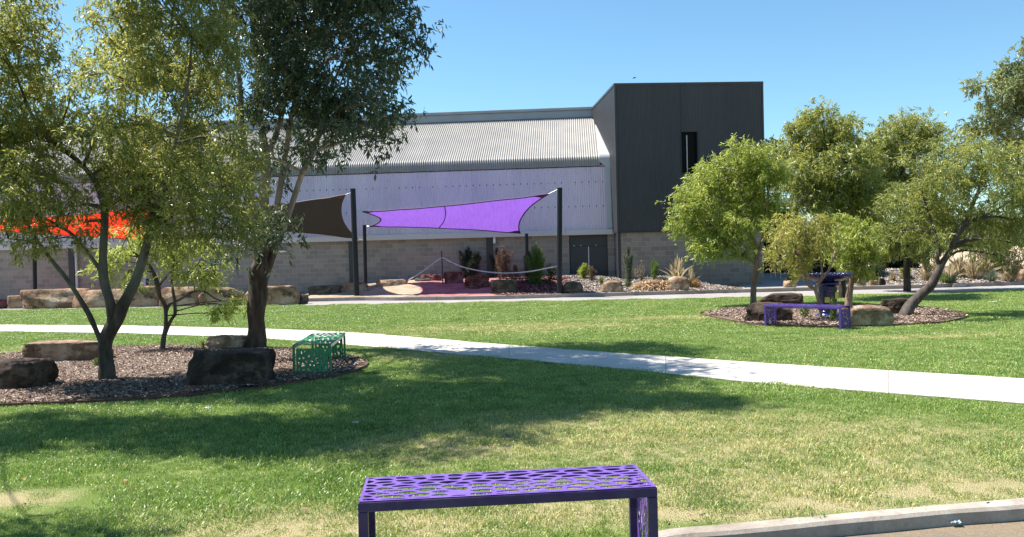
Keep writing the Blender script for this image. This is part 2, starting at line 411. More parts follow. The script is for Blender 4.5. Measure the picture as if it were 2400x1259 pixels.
def kerb(name, line, width, z0, z1, mat, side=1, bev=.015, joints=0, wob=0):
    """strip of kerb whose lawn/garden-side edge is the line; width goes to -normal*side"""
    pts = []
    L = [Vector((p[0], p[1], 0)) for p in spline([(p[0], p[1], 0) for p in line], 6)]
    bm = bmesh.new(); rows = []
    for i, p in enumerate(L):
        t = (L[min(i + 1, len(L) - 1)] - L[max(i - 1, 0)]).normalized(); nrm = Vector((t.y, -t.x, 0)) * side
        w = wob * noise.noise(p * 1.7) if wob else 0
        prof = [(0, z0), (0, z1 - bev), (bev, z1), (width - bev * 1.4 + w, z1 - .003), (width + w, z1 - bev * 1.5), (width + w * .3 + .008, z0)]
        rows.append([bm.verts.new((p.x + nrm.x * o, p.y + nrm.y * o, z)) for o, z in prof])
    for A, B in zip(rows, rows[1:]):
        for k in range(5):
            bm.faces.new((A[k], B[k], B[k + 1], A[k + 1]))
    bm.faces.new(rows[0]); bm.faces.new(rows[-1][::-1])
    bmesh.ops.recalc_face_normals(bm, faces=bm.faces)
    return tag(obj(name, bm, mat), kind='structure')
kerb('near_kerb', KI, .135, -.12, .012, M_kerb, 1, wob=.018)
kerb('far_kerb', KF, .16, -.03, .13, M_kerb2, -1, wob=.02)

# concrete path, poured in slabs with open joints
PU = [(-900, 752), (-300, 757), (0, 762), (300, 764.5), (600, 771), (820, 780), (1000, 794), (1200, 811), (1500, 833), (1800, 854), (2100, 872), (2400, 890), (2900, 925)]
PD = [(-900, 770), (-300, 774), (0, 778), (300, 782), (600, 793), (850, 812), (1000, 825), (1200, 842), (1500, 870), (1800, 902), (2100, 925), (2400, 948), (2900, 990)]
def world_line(pp, z=0): return [G(x, pl(x, pp), z) for x in range(-900, 2901, 20)]
PUw = world_line(PU); PDw = world_line(PD)
sheet_poly('path_joints', [(p.x, p.y) for p in PUw] + [(p.x, p.y) for p in PDw[::-1]], .004, M_joint)
bm = bmesh.new(); acc = 0; i0 = 0; zt = .016
mid = [(a + b) / 2 for a, b in zip(PUw, PDw)]
cum = [0]
for a, b in zip(mid, mid[1:]): cum.append(cum[-1] + (b - a).length)
def at(line, s):
    for k in range(len(cum) - 1):
        if s <= cum[k + 1]: return line[k].lerp(line[k + 1], (s - cum[k]) / (cum[k + 1] - cum[k]))
    return line[-1]
s = 0; SL = 3.1
while s < cum[-1] - .1:
    e = min(s + SL - .008, cum[-1]); n = 5
    top = [at(PUw, lerp(s, e, k / n)) for k in range(n + 1)]; bot = [at(PDw, lerp(s, e, k / n)) for k in range(n + 1)]
    ring = top + bot[::-1]
    a = [bm.verts.new((p.x, p.y, zt)) for p in ring]; b = [bm.verts.new((p.x, p.y, .005)) for p in ring]
    A, B = a[:n + 1], a[n + 1:][::-1]
    for k in range(n): bm.faces.new((A[k], B[k], B[k + 1], A[k + 1]))
    for k in range(len(ring)):
        k2 = (k + 1) % len(ring); bm.faces.new((a[k], a[k2], b[k2], b[k]))
    s += SL
bmesh.ops.recalc_face_normals(bm, faces=bm.faces)
tag(obj('path', bm, M_path), kind='structure')

# mulch beds with rusted steel edging
BL = [(-420, 885), (-250, 850), (-100, 838), (0, 833), (150, 822), (380, 813.5), (560, 817), (700, 824), (815, 837), (860, 851), (845, 868), (770, 888), (600, 914), (400, 935), (200, 947), (0, 955), (-300, 975)]
BR = [(1640, 738), (1668, 731), (1720, 724), (1800, 720), (1900, 716), (2000, 716), (2100, 719), (2180, 725), (2240, 733), (2265, 744), (2230, 755), (2150, 763), (2000, 768), (1850, 767), (1750, 762), (1680, 751)]
def closed_spline(pp, sub=5):
    w = [GP(*p) for p in pp]; w = w[-2:] + w + w[:2]
    o = spline([(a, b, 0) for a, b in w], sub)
    return [(a, b) for a, b, _ in o[2 * sub:-2 * sub - sub + 0 or None]][:len(pp) * sub]
def inpoly(x, y, P_):
    c = False; n = len(P_); j = n - 1
    for i in range(n):
        xi, yi = P_[i]; xj, yj = P_[j]
        if (yi > y) != (yj > y) and x < (xj - xi) * (y - yi) / (yj - yi) + xi: c = not c
        j = i
    return c
def bed(name, pp, mat):
    w = closed_spline(pp)
    cx = sum(p[0] for p in w) / len(w); cy = sum(p[1] for p in w) / len(w)
    vs = [(cx, cy, .06)]; fs = []; n = len(w); K = 10
    for r in range(1, K + 1):
        t = r / K
        for (x, y) in w:
            X = lerp(cx, x, t); Y = lerp(cy, y, t)
            z = .008 + .05 * (1 - t ** 3) + (.02 * noise.noise(Vector((X * 2, Y * 2, 0))) if r < K else 0)
            vs.append((X, Y, max(z, .006)))
    for k in range(n): fs.append((0, 1 + k, 1 + (k + 1) % n))
    for r in range(K - 1):
        for k in range(n):
            a = 1 + r * n + k; b = 1 + r * n + (k + 1) % n; fs.append((a, a + n, b + n, b))
    o = pyobj(name, vs, fs, mat, smooth=True); tag(o, kind='structure')
    bm = bmesh.new(); rings = []
    for i, (x, y) in enumerate(w):
        a = Vector(w[i - 1]); b = Vector(w[(i + 1) % n]); t = (b - a).normalized(); nr = Vector((t.y, -t.x))
        z = .045 + .012 * noise.noise(Vector((x, y, 3)))
        rings.append([bm.verts.new((x + nr.x * o_, y + nr.y * o_, zz)) for o_, zz in ((-.006, -.02), (-.006, z), (.006, z), (.006, -.02))])
    for i in range(n):
        A = rings[i]; B = rings[(i + 1) % n]
        for k in range(3): bm.faces.new((A[k], B[k], B[k + 1], A[k + 1]))
    bmesh.ops.recalc_face_normals(bm, faces=bm.faces)
    return w, bm
BLw, bmA = bed('left_mulch_bed', BL, M_mulch)
e1 = obj('bed_edging', bmA, M_rust); tag(e1, 'rusty steel edging strip round the left mulch bed with the green bench', 'edging', 'steel edging of the mulch beds')
BRw, bmB = bed('right_mulch_bed', BR, M_mulch)
e2 = obj('bed_edging', bmB, M_rust); tag(e2, 'rusty steel edging strip round the right mulch bed with the small purple bench', 'edging', 'steel edging of the mulch beds')

# ================================================================== HALL
HX, HY = 4.5, 36.3
HR = -math.atan(2.2 / 30)
hall = empty('school_hall', (HX, HY, 0), HR)
tag(hall, 'long hall with cream corrugated roof and lilac sheet wall behind the shade sails', 'building')
HL = -33.0
def corr(name, prof, x0, x1, pitch, amp, mat, parent, per=6, yoff=0):
    """extrude profile [(y,z)] along x with a sinus wave pushed along the profile normal"""
    n = int((x1 - x0) / pitch * per); P2 = [Vector(p) for p in prof]; nr = []
    for i in range(len(P2)):
        t = (P2[min(i + 1, len(P2) - 1)] - P2[max(i - 1, 0)]).normalized(); nr.append(Vector((-t.y, t.x)))
    vs = []; fs = []; m = len(P2)
    for i in range(n + 1):
        x = x0 + (x1 - x0) * i / n; a = amp * math.sin(2 * math.pi * i / per)
        for p, q in zip(P2, nr): vs.append((x, p.x + q.x * a + yoff, p.y + q.y * a))
    for i in range(n):
        for k in range(m - 1):
            a = i * m + k; fs.append((a, a + m, a + m + 1, a + 1))
    return pyobj(name, vs, fs, mat, parent, smooth=True)
# lower wall sheets: lean in slightly, z 2.6 .. 5.42
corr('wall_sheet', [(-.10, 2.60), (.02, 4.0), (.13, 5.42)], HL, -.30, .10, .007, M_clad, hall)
# bullnose and roof
prof = [(.10, 5.38), (.112, 5.52)]
cx_, cz_, rad_ = .115 + .32, 5.62, .32
for k in range(8):
    a = math.pi - k / 7 * (math.pi / 2 + .0) * .66
    prof.append((cx_ + rad_ * math.cos(a), cz_ + rad_ * math.sin(a)))
ex, ez = prof[-1]
slope = math.atan2(8.30 - ez, 4.75 - ex)
prof += [(lerp(ex, 4.75, t), lerp(ez, 8.30, t)) for t in (.25, .5, .75, 1)]
corr('roof', prof, HL, -.55, .10, .023, M_roof, hall)
RB = prof
# smooth end flashing at the right edge following the same profile
bm = bmesh.new(); full = [(-.10, 2.60), (.02, 4.0), (.09, 5.3)] + prof[1:]
ra = []
for x in (-.58, -.02):
    ra.append([bm.verts.new((x, y - .04, z + .03)) for y, z in full])
for k in range(len(full) - 1): bm.faces.new((ra[0][k], ra[1][k], ra[1][k + 1], ra[0][k + 1]))
ef = obj('edge_flashing', bm, M_flash, hall, smooth=True)
# narrow the lower part so the corrugation shows up to .30 m
for v in ef.data.vertices:
    if v.co.x < -.5 and v.co.z < 5.45: v.co.x = -.31
boxo('joint_strip', HL, -.32, .095, .155, 5.345, 5.372, M_void, hall)
# ridge box
bm = bmesh.new()
box(bm, HL, -.02, 4.62, 4.75, 8.24, 8.58); box(bm, HL, -.02, 4.50, 5.2, 8.583, 8.72, .02)
obj('ridge_cap', bm, simple('ridge_steel', (.30, .31, .34), .4, .3, .1, 1), hall)
# back of roof and building body (closed volume)
bm = bmesh.new(); vs = [(HL, .62, 5.6), (0, .62, 5.6), (0, 4.9, 8.3), (HL, 4.9, 8.3), (HL, 10, 5.5), (0, 10, 5.5), (HL, 10, 0), (0, 10, 0)]
b = [bm.verts.new(v) for v in vs]
bm.faces.new((b[3], b[2], b[5], b[4])); bm.faces.new((b[4], b[5], b[7], b[6]))
obj('back_roof', bm, M_roof, hall)
bm = bmesh.new(); box(bm, HL, 0, .25, 9.9, 2.4, 5.3); box(bm, HL - .05, HL, .25, 9.9, 0, 5.5); obj('inner_wall', bm, M_dark, hall)
# fascia
bm = bmesh.new()
xs = [HL] + [-32.6 + k * 6.1 for k in range(1, 6)] + [.0]
for a, b2 in zip(xs, xs[1:]): box(bm, a + .003, b2 - .003, -.22, .0, 2.37, 2.61, .008)
obj('fascia', bm, M_fascia, hall)
# block wall with door opening
DX0, DX1 = -1.98, -.30
bm = bmesh.new()
box(bm, HL, DX0, .02, .3, -.2, 2.368); box(bm, DX1, .0, .02, .3, -.2, 2.368)
obj('block_wall', bm, M_block, hall)
dr = boxo('door', DX0 + .002, DX1 - .002, .10, .16, 0, 2.366, M_door, hall)
boxo('leaf', DX0 + .05, (DX0 + DX1) / 2 - .012, .075, .099, .1, 1.86, M_door, dr, .003)
boxo('leaf', (DX0 + DX1) / 2 + .012, DX1 - .05, .075, .099, .1, 1.86, M_door, dr, .003)
boxo('transom', DX0 + .05, DX1 - .05, .08, .099, 1.885, 2.34, M_door, dr, .003)
boxo('centre_strip', (DX0 + DX1) / 2 - .012, (DX0 + DX1) / 2 + .022, .05, .0745, .5, 1.86, M_white, dr)
for k in (.2, .5, 1.15): boxo('hinge_stop', DX0 + k, DX0 + k + .03, .06, .0745, 1.89, 1.93, M_white, dr)
def hallx(px): # local x on the facade seen at pixel px
    d = ray(px, 640); c, s_ = math.cos(HR), math.sin(HR)
    # (HX + c x, HY + s x) on ray
    return (HY * d.x / d.y - HX) / (c - s_ * d.x / d.y)
for px, w in ((-60, .28), (169, .26), (500, .26), (826, .26), (1149, .28)):
    x = hallx(px); boxo('column', x - w / 2, x + w / 2, -.045, .018, 0, 2.366, M_dark, hall)
x = hallx(182); bm = bmesh.new(); box(bm, x - .05, x + .05, -.12, -.02, 0, 2.2, .01); box(bm, x - .07, x + .07, -.15, -.0, 2.2, 2.365, .01); obj('downpipe', bm, M_fascia, hall)
x = hallx(1161); boxo('rain_head', x - .05, x + .05, -.12, -.01, 2.1, 2.365, M_white, hall, .01)
x = hallx(664); boxo('wall_lamp', x - .18, x + .18, -.2, .018, 1.95, 2.02, M_white, hall, .01)

# ================================================================== TOWER
TR = R(3.6); TX, TY = 4.49, 35.0
tower = empty('tower', (TX, TY, 0), TR); tag(tower, 'tall dark grey ribbed metal tower block on a grey block base beside the hall', 'building')
TW, TD, TH, TB = 6.32, 9.5, 8.66, 2.44
def ribs(name, x0, x1, z0, z1, parent, y=0, along='x', pitch=.1):
    """box-rib cladding facing -y (or -x)"""
    vs = []; fs = []; x = x0
    seq = []
    while x < x1 - 1e-6:
        seq += [(x, 0), (min(x + pitch * .35, x1), 0), (min(x + pitch * .5, x1), -.018), (min(x + pitch * .85, x1), -.018)]
        x += pitch
    seq.append((x1, 0))
    for a, d in seq:
        for z in (z0, z1): vs.append((a, y + d, z) if along == 'x' else (y + d, a, z))
    for k in range(len(seq) - 1):
        f = (2 * k, 2 * k + 2, 2 * k + 3, 2 * k + 1); fs.append(f if along == 'x' else f[::-1])
    return pyobj(name, vs, fs, M_dclad, parent)
WX0, WX1, WZ0, WZ1 = 2.78, 3.47, 4.85, 6.58
# front cladding in one part
fr = []
def merge(objs, name, parent):
    bm = bmesh.new()
    for o in objs:
        bm.from_mesh(o.data); me = o.data; bpy.data.objects.remove(o); bpy.data.meshes.remove(me)
    return obj(name, bm, M_dclad, parent)
merge([ribs('a', .04, WX0, TB, TH - .1, None), ribs('b', WX1, TW - .04, TB, TH - .1, None), ribs('c', WX0, WX1, WZ1, TH - .1, None), ribs('d', WX0, WX1, TB, WZ0, None)], 'front_cladding', tower)
ribs('side_cladding', .04, TD, TB - .02, TH - .1, tower, along='y')
bm = bmesh.new(); box(bm, .02, WX0 - .002, .03, TD, TB, TH - .12); box(bm, WX1 + .002, TW, .03, TD, TB, TH - .12)
box(bm, WX0 - .002, WX1 + .002, .03, TD, TB, WZ0 - .002); box(bm, WX0 - .002, WX1 + .002, .03, TD, WZ1 + .002, TH - .12); box(bm, WX0 - .002, WX1 + .002, 1.2, TD, WZ0 - .002, WZ1 + .002)
obj('core', bm, M_void, tower)
wf = None
bm = bmesh.new(); t_ = .035
box(bm, WX0 - t_, WX0, -.03, .16, WZ0 - t_, WZ1 + t_); box(bm, WX1, WX1 + t_, -.03, .16, WZ0 - t_, WZ1 + t_); box(bm, WX0, WX1, -.03, .16, WZ1, WZ1 + t_); box(bm, WX0, WX1, -.03, .16, WZ0 - t_, WZ0)
wf = obj('window', bm, M_dark, tower)
boxo('mullion', WX0 + .25, WX0 + .29, .10, .15, WZ0, WZ1 - .12, M_flash, wf)
boxo('pane', WX0 + .001, WX1 - .001, .17, .18, WZ0 + .001, WZ1 - .001, M_glass, wf)
bm = bmesh.new(); box(bm, -.035, .045, -.035, .045, TB - .02, TH - .05); box(bm, TW - .045, TW + .03, -.035, .045, TB - .02, TH - .05)
box(bm, -.04, TW + .035, -.04, .06, TH - .1, TH, .005); box(bm, -.04, .06, .06, TD, TH - .1, TH)
obj('corner_trim', bm, M_dclad, tower)
boxo('roof', .06, TW, .06, TD, TH - .115, TH - .03, M_dark, tower)
bm = bmesh.new(); box(bm, .12, TW - .06, .07, TD, -.2, TB - .003); obj('block_base', bm, M_block2, tower)
boxo('corner_column', .0, .118, .05, .35, 0, TB - .02, M_dark, tower)
boxo('drip_flashing', .02, TW, -.03, .04, TB - .05, TB - .004, M_dark, tower)

# ================================================================== GARDEN GROUND behind the far kerb
def ykerb(X): return pl(X, KF) + .15
def ywall(X):
    if X < HX: return HY + (X - HX) * math.tan(HR) * 1.0
    if X < TX + TW * math.cos(TR) + .0: return TY + (X - TX) * math.tan(TR)
    return ykerb(X) + 5.5
TOPZ = [(700, .02), (740, .12), (800, .36), (857, .46), (930, .56), (1000, .62), (1100, .60), (1250, .60), (1345, .62), (1400, .56), (1450, .42), (1490, .36), (1530, .56), (1565, .56), (1620, .30), (1665, .08), (1700, .03), (1770, .0)]
def pxof(X, Y): return 1200 + X / Y * 1950
def hg(X, Y):
    yk, yw = ykerb(X), ywall(X); t = (Y - yk) / max(.5, (yw - yk))
    if X < 10.6:
        top = pl(pxof(X, yw), TOPZ)
        base = .125 if X > -8.2 else .05
        z = lerp(base, max(top, base) if pxof(X, yw) < 1640 else top, sstep(t * 1.15))
        if pxof(X, yw) >= 1640: z = lerp(.12, top, sstep(t * 3))
    else:
        z = .115
        if X > 13.5: z += .42 * sstep((X - 13.8) / 2.5) * sstep(t * 1.4) * (1 - sstep((X - 20.5) / 3))
    return z + .03 * noise.noise(Vector((X * 1.3, Y * 1.3, 1))) + .012 * noise.noise(Vector((X * 6, Y * 6, 2)))
def GH(px, py):
    d = ray(px, py); t = 30.0 / d.y
    while t < 200:
        p = CAM + d * t
        if p.y > ykerb(p.x) and p.z <= hg(p.x, p.y): return Vector((p.x, p.y, hg(p.x, p.y)))
        if p.z < -.5: break
        t += .02
    g = G(px, py, .12); return Vector((g.x, g.y, hg(g.x, g.y)))
def HB(px, Y):
    X = (px - 1200) / 1950 * Y
    for _ in range(6):
        d = ray(px, 640 + 0); X = Y * d.x / d.y
    return Vector((X, Y, hg(X, Y)))
def terrain(name, xa, xb, mat, ext=0):
    vs = []; fs = []; n = max(4, int((xb[0] - xa[0]) / .12)); m = 34
    for i in range(n + 1):
        for j in range(m + 1):
            t = j / m
            X0 = lerp(xa[0], xb[0], i / n); X1 = lerp(xa[1], xb[1], i / n); X = lerp(X0, X1, t) 
            if 0 < i < n or ext: pass
            X += .12 * noise.noise(Vector((t * 7, xa[0] if i == 0 else xb[0], 5))) if i in (0, n) else 0
            yk = ykerb(X) - .03; yw = ywall(X) + (.1 if X < 10.7 else ext)
            Y = lerp(yk, yw, t); vs.append((X, Y, hg(X, max(Y, yk + .03))))
    for i in range(n):
        for j in range(m):
            a = i * (m + 1) + j; fs.append((a, a + m + 1, a + m + 2, a + 1))
    return tag(pyobj(name, vs, fs, mat, smooth=True), kind='structure')
def XK(px): g = G(px, pl(px, KFp)); return g.x
terrain('sand_bed', (XK(700), -9.2), (XK(990), -4.3), M_sand)
terrain('gravel_bed', (XK(990) - .003, -4.3), (XK(1178), -.6), M_red)
terrain('red_mulch_bed', (XK(1178) - .003, -.6), (XK(1330), 2.35), M_rmulch)
terrain('pale_mulch_bed', (XK(1330) - .003, 2.35), (XK(1735), 10.3), M_pmulch)
terrain('right_garden_bed', (XK(1985), 14.4), (40, 42), M_pmulch, ext=2)
# pavement behind tower
pv = [(XK(1735), ykerb(XK(1735))), (XK(1985), ykerb(XK(1985))), (14.6, 37.5), (18, 39.5), (18, 50), (9, 50), (9.9, 36.4)]
sheet_poly('pavement', pv, .06, M_road)
sheet_poly('pale_pavement', [(14.6, 37.2), (20.2, 38.0), (20.0, 39.6), (15, 40.5)], .17, M_path)
# ================================================================== SHADE SAILS AND POSTS
def post(px, py, tx, ty, Y, r, label, onhill=False, zb=-.05):
    b = P(px, py, Y); t = P(tx, ty, Y); b.z = min(b.z, zb) if not onhill else b.z - .05
    root = empty('shade_post', (b.x, b.y, b.z)); tag(root, label, 'post', 'steel posts holding the shade sails')
    tt = t - b
    bm = bmesh.new(); tube(bm, [(0, 0, 0), tuple(tt)], r, 20); obj('post_tube', bm, M_black, root, smooth=False)
    bm = bmesh.new(); tube(bm, [tuple(tt), tuple(tt + Vector((0, 0, .012)))], r + .006, 20); obj('cap', bm, M_dark, root)
    return b, t
posts = {}
posts['A'] = post(836, 693, 827, 443, 32.75, .105, 'tall black post between the dark brown sail and the purple sail, rock to its left')
posts['B'] = post(1311, 688, 1312, 441, 30.75, .095, 'tall black post at the right end of the purple sail beside the olive boulder', zb=.1)
posts['C'] = post(857, 664, 854, 528, 35.7, .075, 'short black post close to the block wall at the left end of the purple sail', True)
posts['D'] = post(1236, 645, 1234, 548, 35.0, .07, 'short black post against the block wall behind the bushy green shrub', True)
posts['E'] = post(82, 700, 80, 545, 36.4, .085, 'short black post behind the big sandstone boulder under the orange sail')
posts['G'] = post(503, 705, 500, 470, 35.2, .085, 'black post behind the sandstone boulders hidden by the leafy trees')
def interp_edge(a, b, sag, n):
    """catenary-cut edge: points from a to b bowed towards 'sag' vector"""
    return [a.lerp(b, k / n) + sag * (4 * (k / n) * (1 - k / n)) for k in range(n + 1)]
def sailmat(name, col, tcol, tr):
    n = NT(name); p = n.pos()
    c = n.mix(n.ramp(n.noise(n.mp(p, (8, .7, .7)), 1.8, 5, .6), [(.4, 0), (.6, .4)]), col, tuple(x * .6 for x in col))
    n.col(c); n.set(.75, 0, .2)
    t = n.new('ShaderNodeBsdfTranslucent'); n.l(n.mix(n.ramp(n.noise(n.mp(p, (8, .7, .7)), 1.8, 5, .6), [(.42, 0), (.6, .35)]), tcol, tuple(x * .7 for x in tcol)), t.inputs[0])
    ms = n.new('ShaderNodeMixShader'); ms.inputs[0].default_value = tr
    n.l(n.bsdf.outputs[0], ms.inputs[1]); n.l(t.outputs[0], ms.inputs[2]); n.l(ms.outputs[0], n.out.inputs[0]); return n.m
def sail(label, c, mats, ties, seam=None, bow=(.35, .3, .55, .35), sagz=-.12):
    """c = corners: back-left, back-right, front-right, front-left (world)"""
    root = empty('shade_sail', tuple((c[0] + c[1] + c[2] + c[3]) / 4)); tag(root, label, 'shade sail', 'fabric shade sails')
    o = root.location; cen = (c[0] + c[1] + c[2] + c[3]) / 4
    def edge(a, b, amt):
        d = cen - (a + b) / 2; L = (b - a).length; d = d.normalized()
        return interp_edge(a, b, d * amt, 24)
    back = edge(c[0], c[1], bow[0]); right = edge(c[1], c[2], bow[1]); front = edge(c[3], c[2], bow[2]); left = edge(c[0], c[3], bow[3])
    n = 24; vs = []; fs = []
    for i in range(n + 1):
        u = i / n
        for j in range(n + 1):
            v = j / n
            p = (back[i] * (1 - v) + front[i] * v) + (left[j] * (1 - u) + right[j] * u) - (c[0] * (1 - u) * (1 - v) + c[1] * u * (1 - v) + c[2] * u * v + c[3] * (1 - u) * v)
            p = p + Vector((0, 0, sagz * 16 * u * (1 - u) * v * (1 - v) + .012 * math.sin(u * 34 + v * 7) * (abs(u - .5) * 2) ** 2 + .02 * noise.noise(Vector((u * 5, v * 3, 2)))))
            vs.append(tuple(p - cen))
    for i in range(n):
        for j in range(n):
            a = i * (n + 1) + j; fs.append((a, a + n + 1, a + n + 2, a + 1))
    cl = pyobj('canopy', vs, fs, mats[0], root, smooth=True)
    g = lambda i, j: Vector(vs[i * (n + 1) + j])
    bm = bmesh.new()
    for line in ([g(i, 0) for i in range(n + 1)], [g(n, j) for j in range(n + 1)], [g(i, n) for i in range(n + 1)], [g(0, j) for j in range(n + 1)]):
        tube(bm, line, .028, 6)
    for (i, j, di, dj) in ((0, 0, 1, 1), (n, 0, -1, 1), (n, n, -1, -1), (0, n, 1, -1)):   # corner reinforcement
        for (s1) in (-.004, .004):
            z = Vector((0, 0, s1 * 2)); a = g(i, j) + z; k = 2
            f = [a, g(i + di * k, j) + z, g(i + di, j + dj) + z, g(i, j + dj * k) + z]
            bm.faces.new([bm.verts.new(q) for q in f])
    obj('hem', bm, mats[1], root)
    if seam:
        bm = bmesh.new(); i = seam; tube(bm, [g(i, j) - Vector((0, 0, .012)) for j in range(n + 1)], .02, 6); obj('seam', bm, mats[1], root)
    for corner, target in ties:
        bm = bmesh.new(); a = c[corner] - cen; b = target - cen; L = (b - a).length; m = max(3, int(L / .07))
        for k in range(m):
            p = a.lerp(b, (k + .5) / m); d = (b - a).normalized() * .04
            tube(bm, [p - d, p + d], .016 if k % 2 else .010, 6)
        obj('chain', bm, M_steel, root)
    return root
M_sp = sailmat('purple_shadecloth', (.20, .07, .50), (.22, .095, .47), .55)
M_spe = simple('purple_webbing', (.05, .012, .09), .7)
M_so = sailmat('orange_shadecloth', (.6, .03, .012), (.74, .034, .014), .6)
M_soe = simple('orange_webbing', (.25, .03, .01), .7)
M_sb = sailmat('dark_shadecloth', (.017, .015, .013), (.022, .02, .017), .3)
M_sbe = simple('maroon_webbing', (.05, .018, .015), .7)
A_b, A_t = posts['A']; B_b, B_t = posts['B']; C_b, C_t = posts['C']; D_b, D_t = posts['D']; E_b, E_t = posts['E']; G_b, G_t = posts['G']
sail('bright purple shade sail stretched between four black posts',
     [P(866, 531, 35.55), P(1219, 547, 34.85), P(1285, 455, 30.9), P(850, 497, 32.7)], (M_sp, M_spe),
     [(0, P(857, 530, 35.7)), (1, P(1232, 549, 35.0)), (2, P(1308, 444, 30.75)), (3, P(832, 494, 32.75))], seam=11, bow=(.25, .42, .25, .62), sagz=-.05)
sail('dark brown shade sail left of the tall middle post',
     [P(560, 540, 35.9), P(838, 560, 35.75), P(809, 457, 32.85), P(520, 492, 34.9)], (M_sb, M_sbe),
     [(1, P(855, 563, 35.7)), (2, P(824, 451, 32.75)), (3, P(503, 480, 35.2))], seam=None, bow=(.2, .42, .12, .3), sagz=-.05)
sail('bright orange red shade sail behind the left trees',
     [P(-40, 541, 36.4), P(372, 566, 36.3), P(390, 482, 35.3), P(-120, 520, 33)], (M_so, M_soe),
     [(0, P(78, 547, 36.4)), (2, P(501, 470, 35.2))], seam=12, bow=(.1, .35, .25, .3), sagz=-.05)

# ------------------------------------------------------------------ rope
pg = P(1038, 656, 34.2); pgt = P(1035, 588, 34.2); pg.z = hg(pg.x, pg.y) - .1
bm = bmesh.new(); tube(bm, [pg, pgt], .028, 8); o = obj('rope_stake', bm, M_dark); tag(o, 'thin dark stake holding up the white rope over the red gravel', 'stake')
root = empty('rope', tuple(pg)); tag(root, 'white twisted rope sagging from the stake to the tall right post', 'rope')
rp = [P(1306, 624, 30.8)]
for x, y in ((1285, 628), (1250, 635), (1215, 639), (1170, 640), (1125, 635), (1085, 626), (1058, 615), (1035, 605)): rp.append(P(x, y, lerp(34.2, 30.8, (x - 1035) / 270)))
rp += [P(1005, 626, 34.1), P(980, 643, 34.0), P(957, 657, 33.9)]
sp = spline([tuple(p) for p in rp], 8)
bm = bmesh.new(); ns = len(sp)
for ph in (0, math.pi):   # two strands twisted
    pts = []
    for i in range(ns - 1):
        for k in range(4):
            q = Vector(sp[i]).lerp(Vector(sp[i + 1]), k / 4); a = (i * 4 + k) * 1.25 + ph
            pts.append(q - pg + Vector((0, .013 * math.cos(a), .013 * math.sin(a))))
    tube(bm, pts, .017, 5)
obj('rope_strands', bm, simple('rope_fibre', (.50, .45, .47), .9), root)

# ================================================================== ROCKS
def rock_mesh(w, d, h, seed, boxy=.55, flat=.75, amp=.12, cuts=5, sub=4):
    rnd = random.Random(seed); bm = bmesh.new(); bmesh.ops.create_icosphere(bm, subdivisions=sub, radius=1)
    off = Vector((rnd.uniform(0, 50), rnd.uniform(0, 50), rnd.uniform(0, 50)))
    planes = []
    for _ in range(cuts):
        a = rnd.uniform(0, 6.28); e = rnd.uniform(-.1, .9); planes.append((Vector((math.cos(a) * math.cos(e), math.sin(a) * math.cos(e), math.sin(e))), rnd.uniform(.74, .95)))
    for v in bm.verts:
        p = v.co.copy()
        m = max(abs(p.x), abs(p.y), abs(p.z)); q = p / m
        p = p.lerp(q, boxy)
        for nn, dd in planes:
            s_ = p.dot(nn)
            if s_ > dd: p -= nn * (s_ - dd) * .9
        if p.z > flat: p.z = flat + (p.z - flat) * .2
        n1 = noise.noise(p * 1.3 + off); n2 = noise.noise(p * 3.1 + off); n3 = noise.noise(p * 7 + off); n4 = noise.noise(p * 15 + off)
        p = p * (1 + amp * n1 + amp * .55 * n2 + amp * .32 * n3 + amp * .12 * n4)
        # layered notches
        p.x *= 1 + .025 * noise.noise(Vector((0, 0, p.z * 6)) + off); p.y *= 1 + .04 * noise.noise(Vector((0, 3, p.z * 6)) + off)
        v.co = p
    xs = [v.co.x for v in bm.verts]; ys = [v.co.y for v in bm.verts]; zs = [v.co.z for v in bm.verts]
    zl = min(zs) + (max(zs) - min(zs)) * .18
    for v in bm.verts:
        v.co.x = (v.co.x - (min(xs) + max(xs)) / 2) / (max(xs) - min(xs)) * w
        v.co.y = (v.co.y - (min(ys) + max(ys)) / 2) / (max(ys) - min(ys)) * d
        v.co.z = (v.co.z - zl) / (max(zs) - zl) * h
    return bm
def rock(x0, x1, y0, y1, mat, label, seed, hill=False, dr=.6, name='boulder', cat='boulder', group=None, rz=0, **kw):
    mx = (x0 + x1) / 2; b = GH(mx, y1) if hill else G(mx, y1, .02)
    Y = b.y; w = (x1 - x0) * Y / F; d = w * dr; yc = Y + d / 2 * .8
    h = (y1 - y0) * Y / F * .97
    h = max(.06, (h - 0) - (d * .5) * (CAMZ - h) / Y * 1.0)
    o = obj(name, rock_mesh(w, d, h, seed, **kw), mat, smooth=kw.get('amp', 1) < .1)
    o.location = (b.x * (yc / Y), yc, (hg(b.x, yc) if hill else .02)); 
    if hill: o.location.z = min(o.location.z, b.z)
    o.rotation_euler.z = rz
    tag(o, label, cat, group); return o
GB1 = 'rocks around the left mulch bed'; GB2 = 'rocks around the right mulch bed'; GB3 = 'boulders along the far side of the road'; GB4 = 'rocks in the gravel garden'
rock(-70, 122, 838, 916, M_rk_dark, 'dark brown boulder cut by the left frame edge, in the mulch', 1, group=GB1, boxy=.88, dr=.6, amp=.09, cuts=2)
o = rock(66, 262, 796, 850, M_rk_slab, 'long flat slab rock with a pale top behind the left tree trunk', 2, group=GB1, boxy=.85, dr=.42, flat=.6, amp=.06, cuts=1)
rock(433, 642, 817, 907, M_rk_dark, 'big dark block of rock between the left tree and the green bench', 3, group=GB1, boxy=.95, dr=.5, flat=.8, amp=.075, cuts=1)
rock(480, 592, 783, 822, M_rk_tan, 'brown weathered rock just left of the tall tree trunk', 4, group=GB1, boxy=.4, dr=.7, amp=.2)
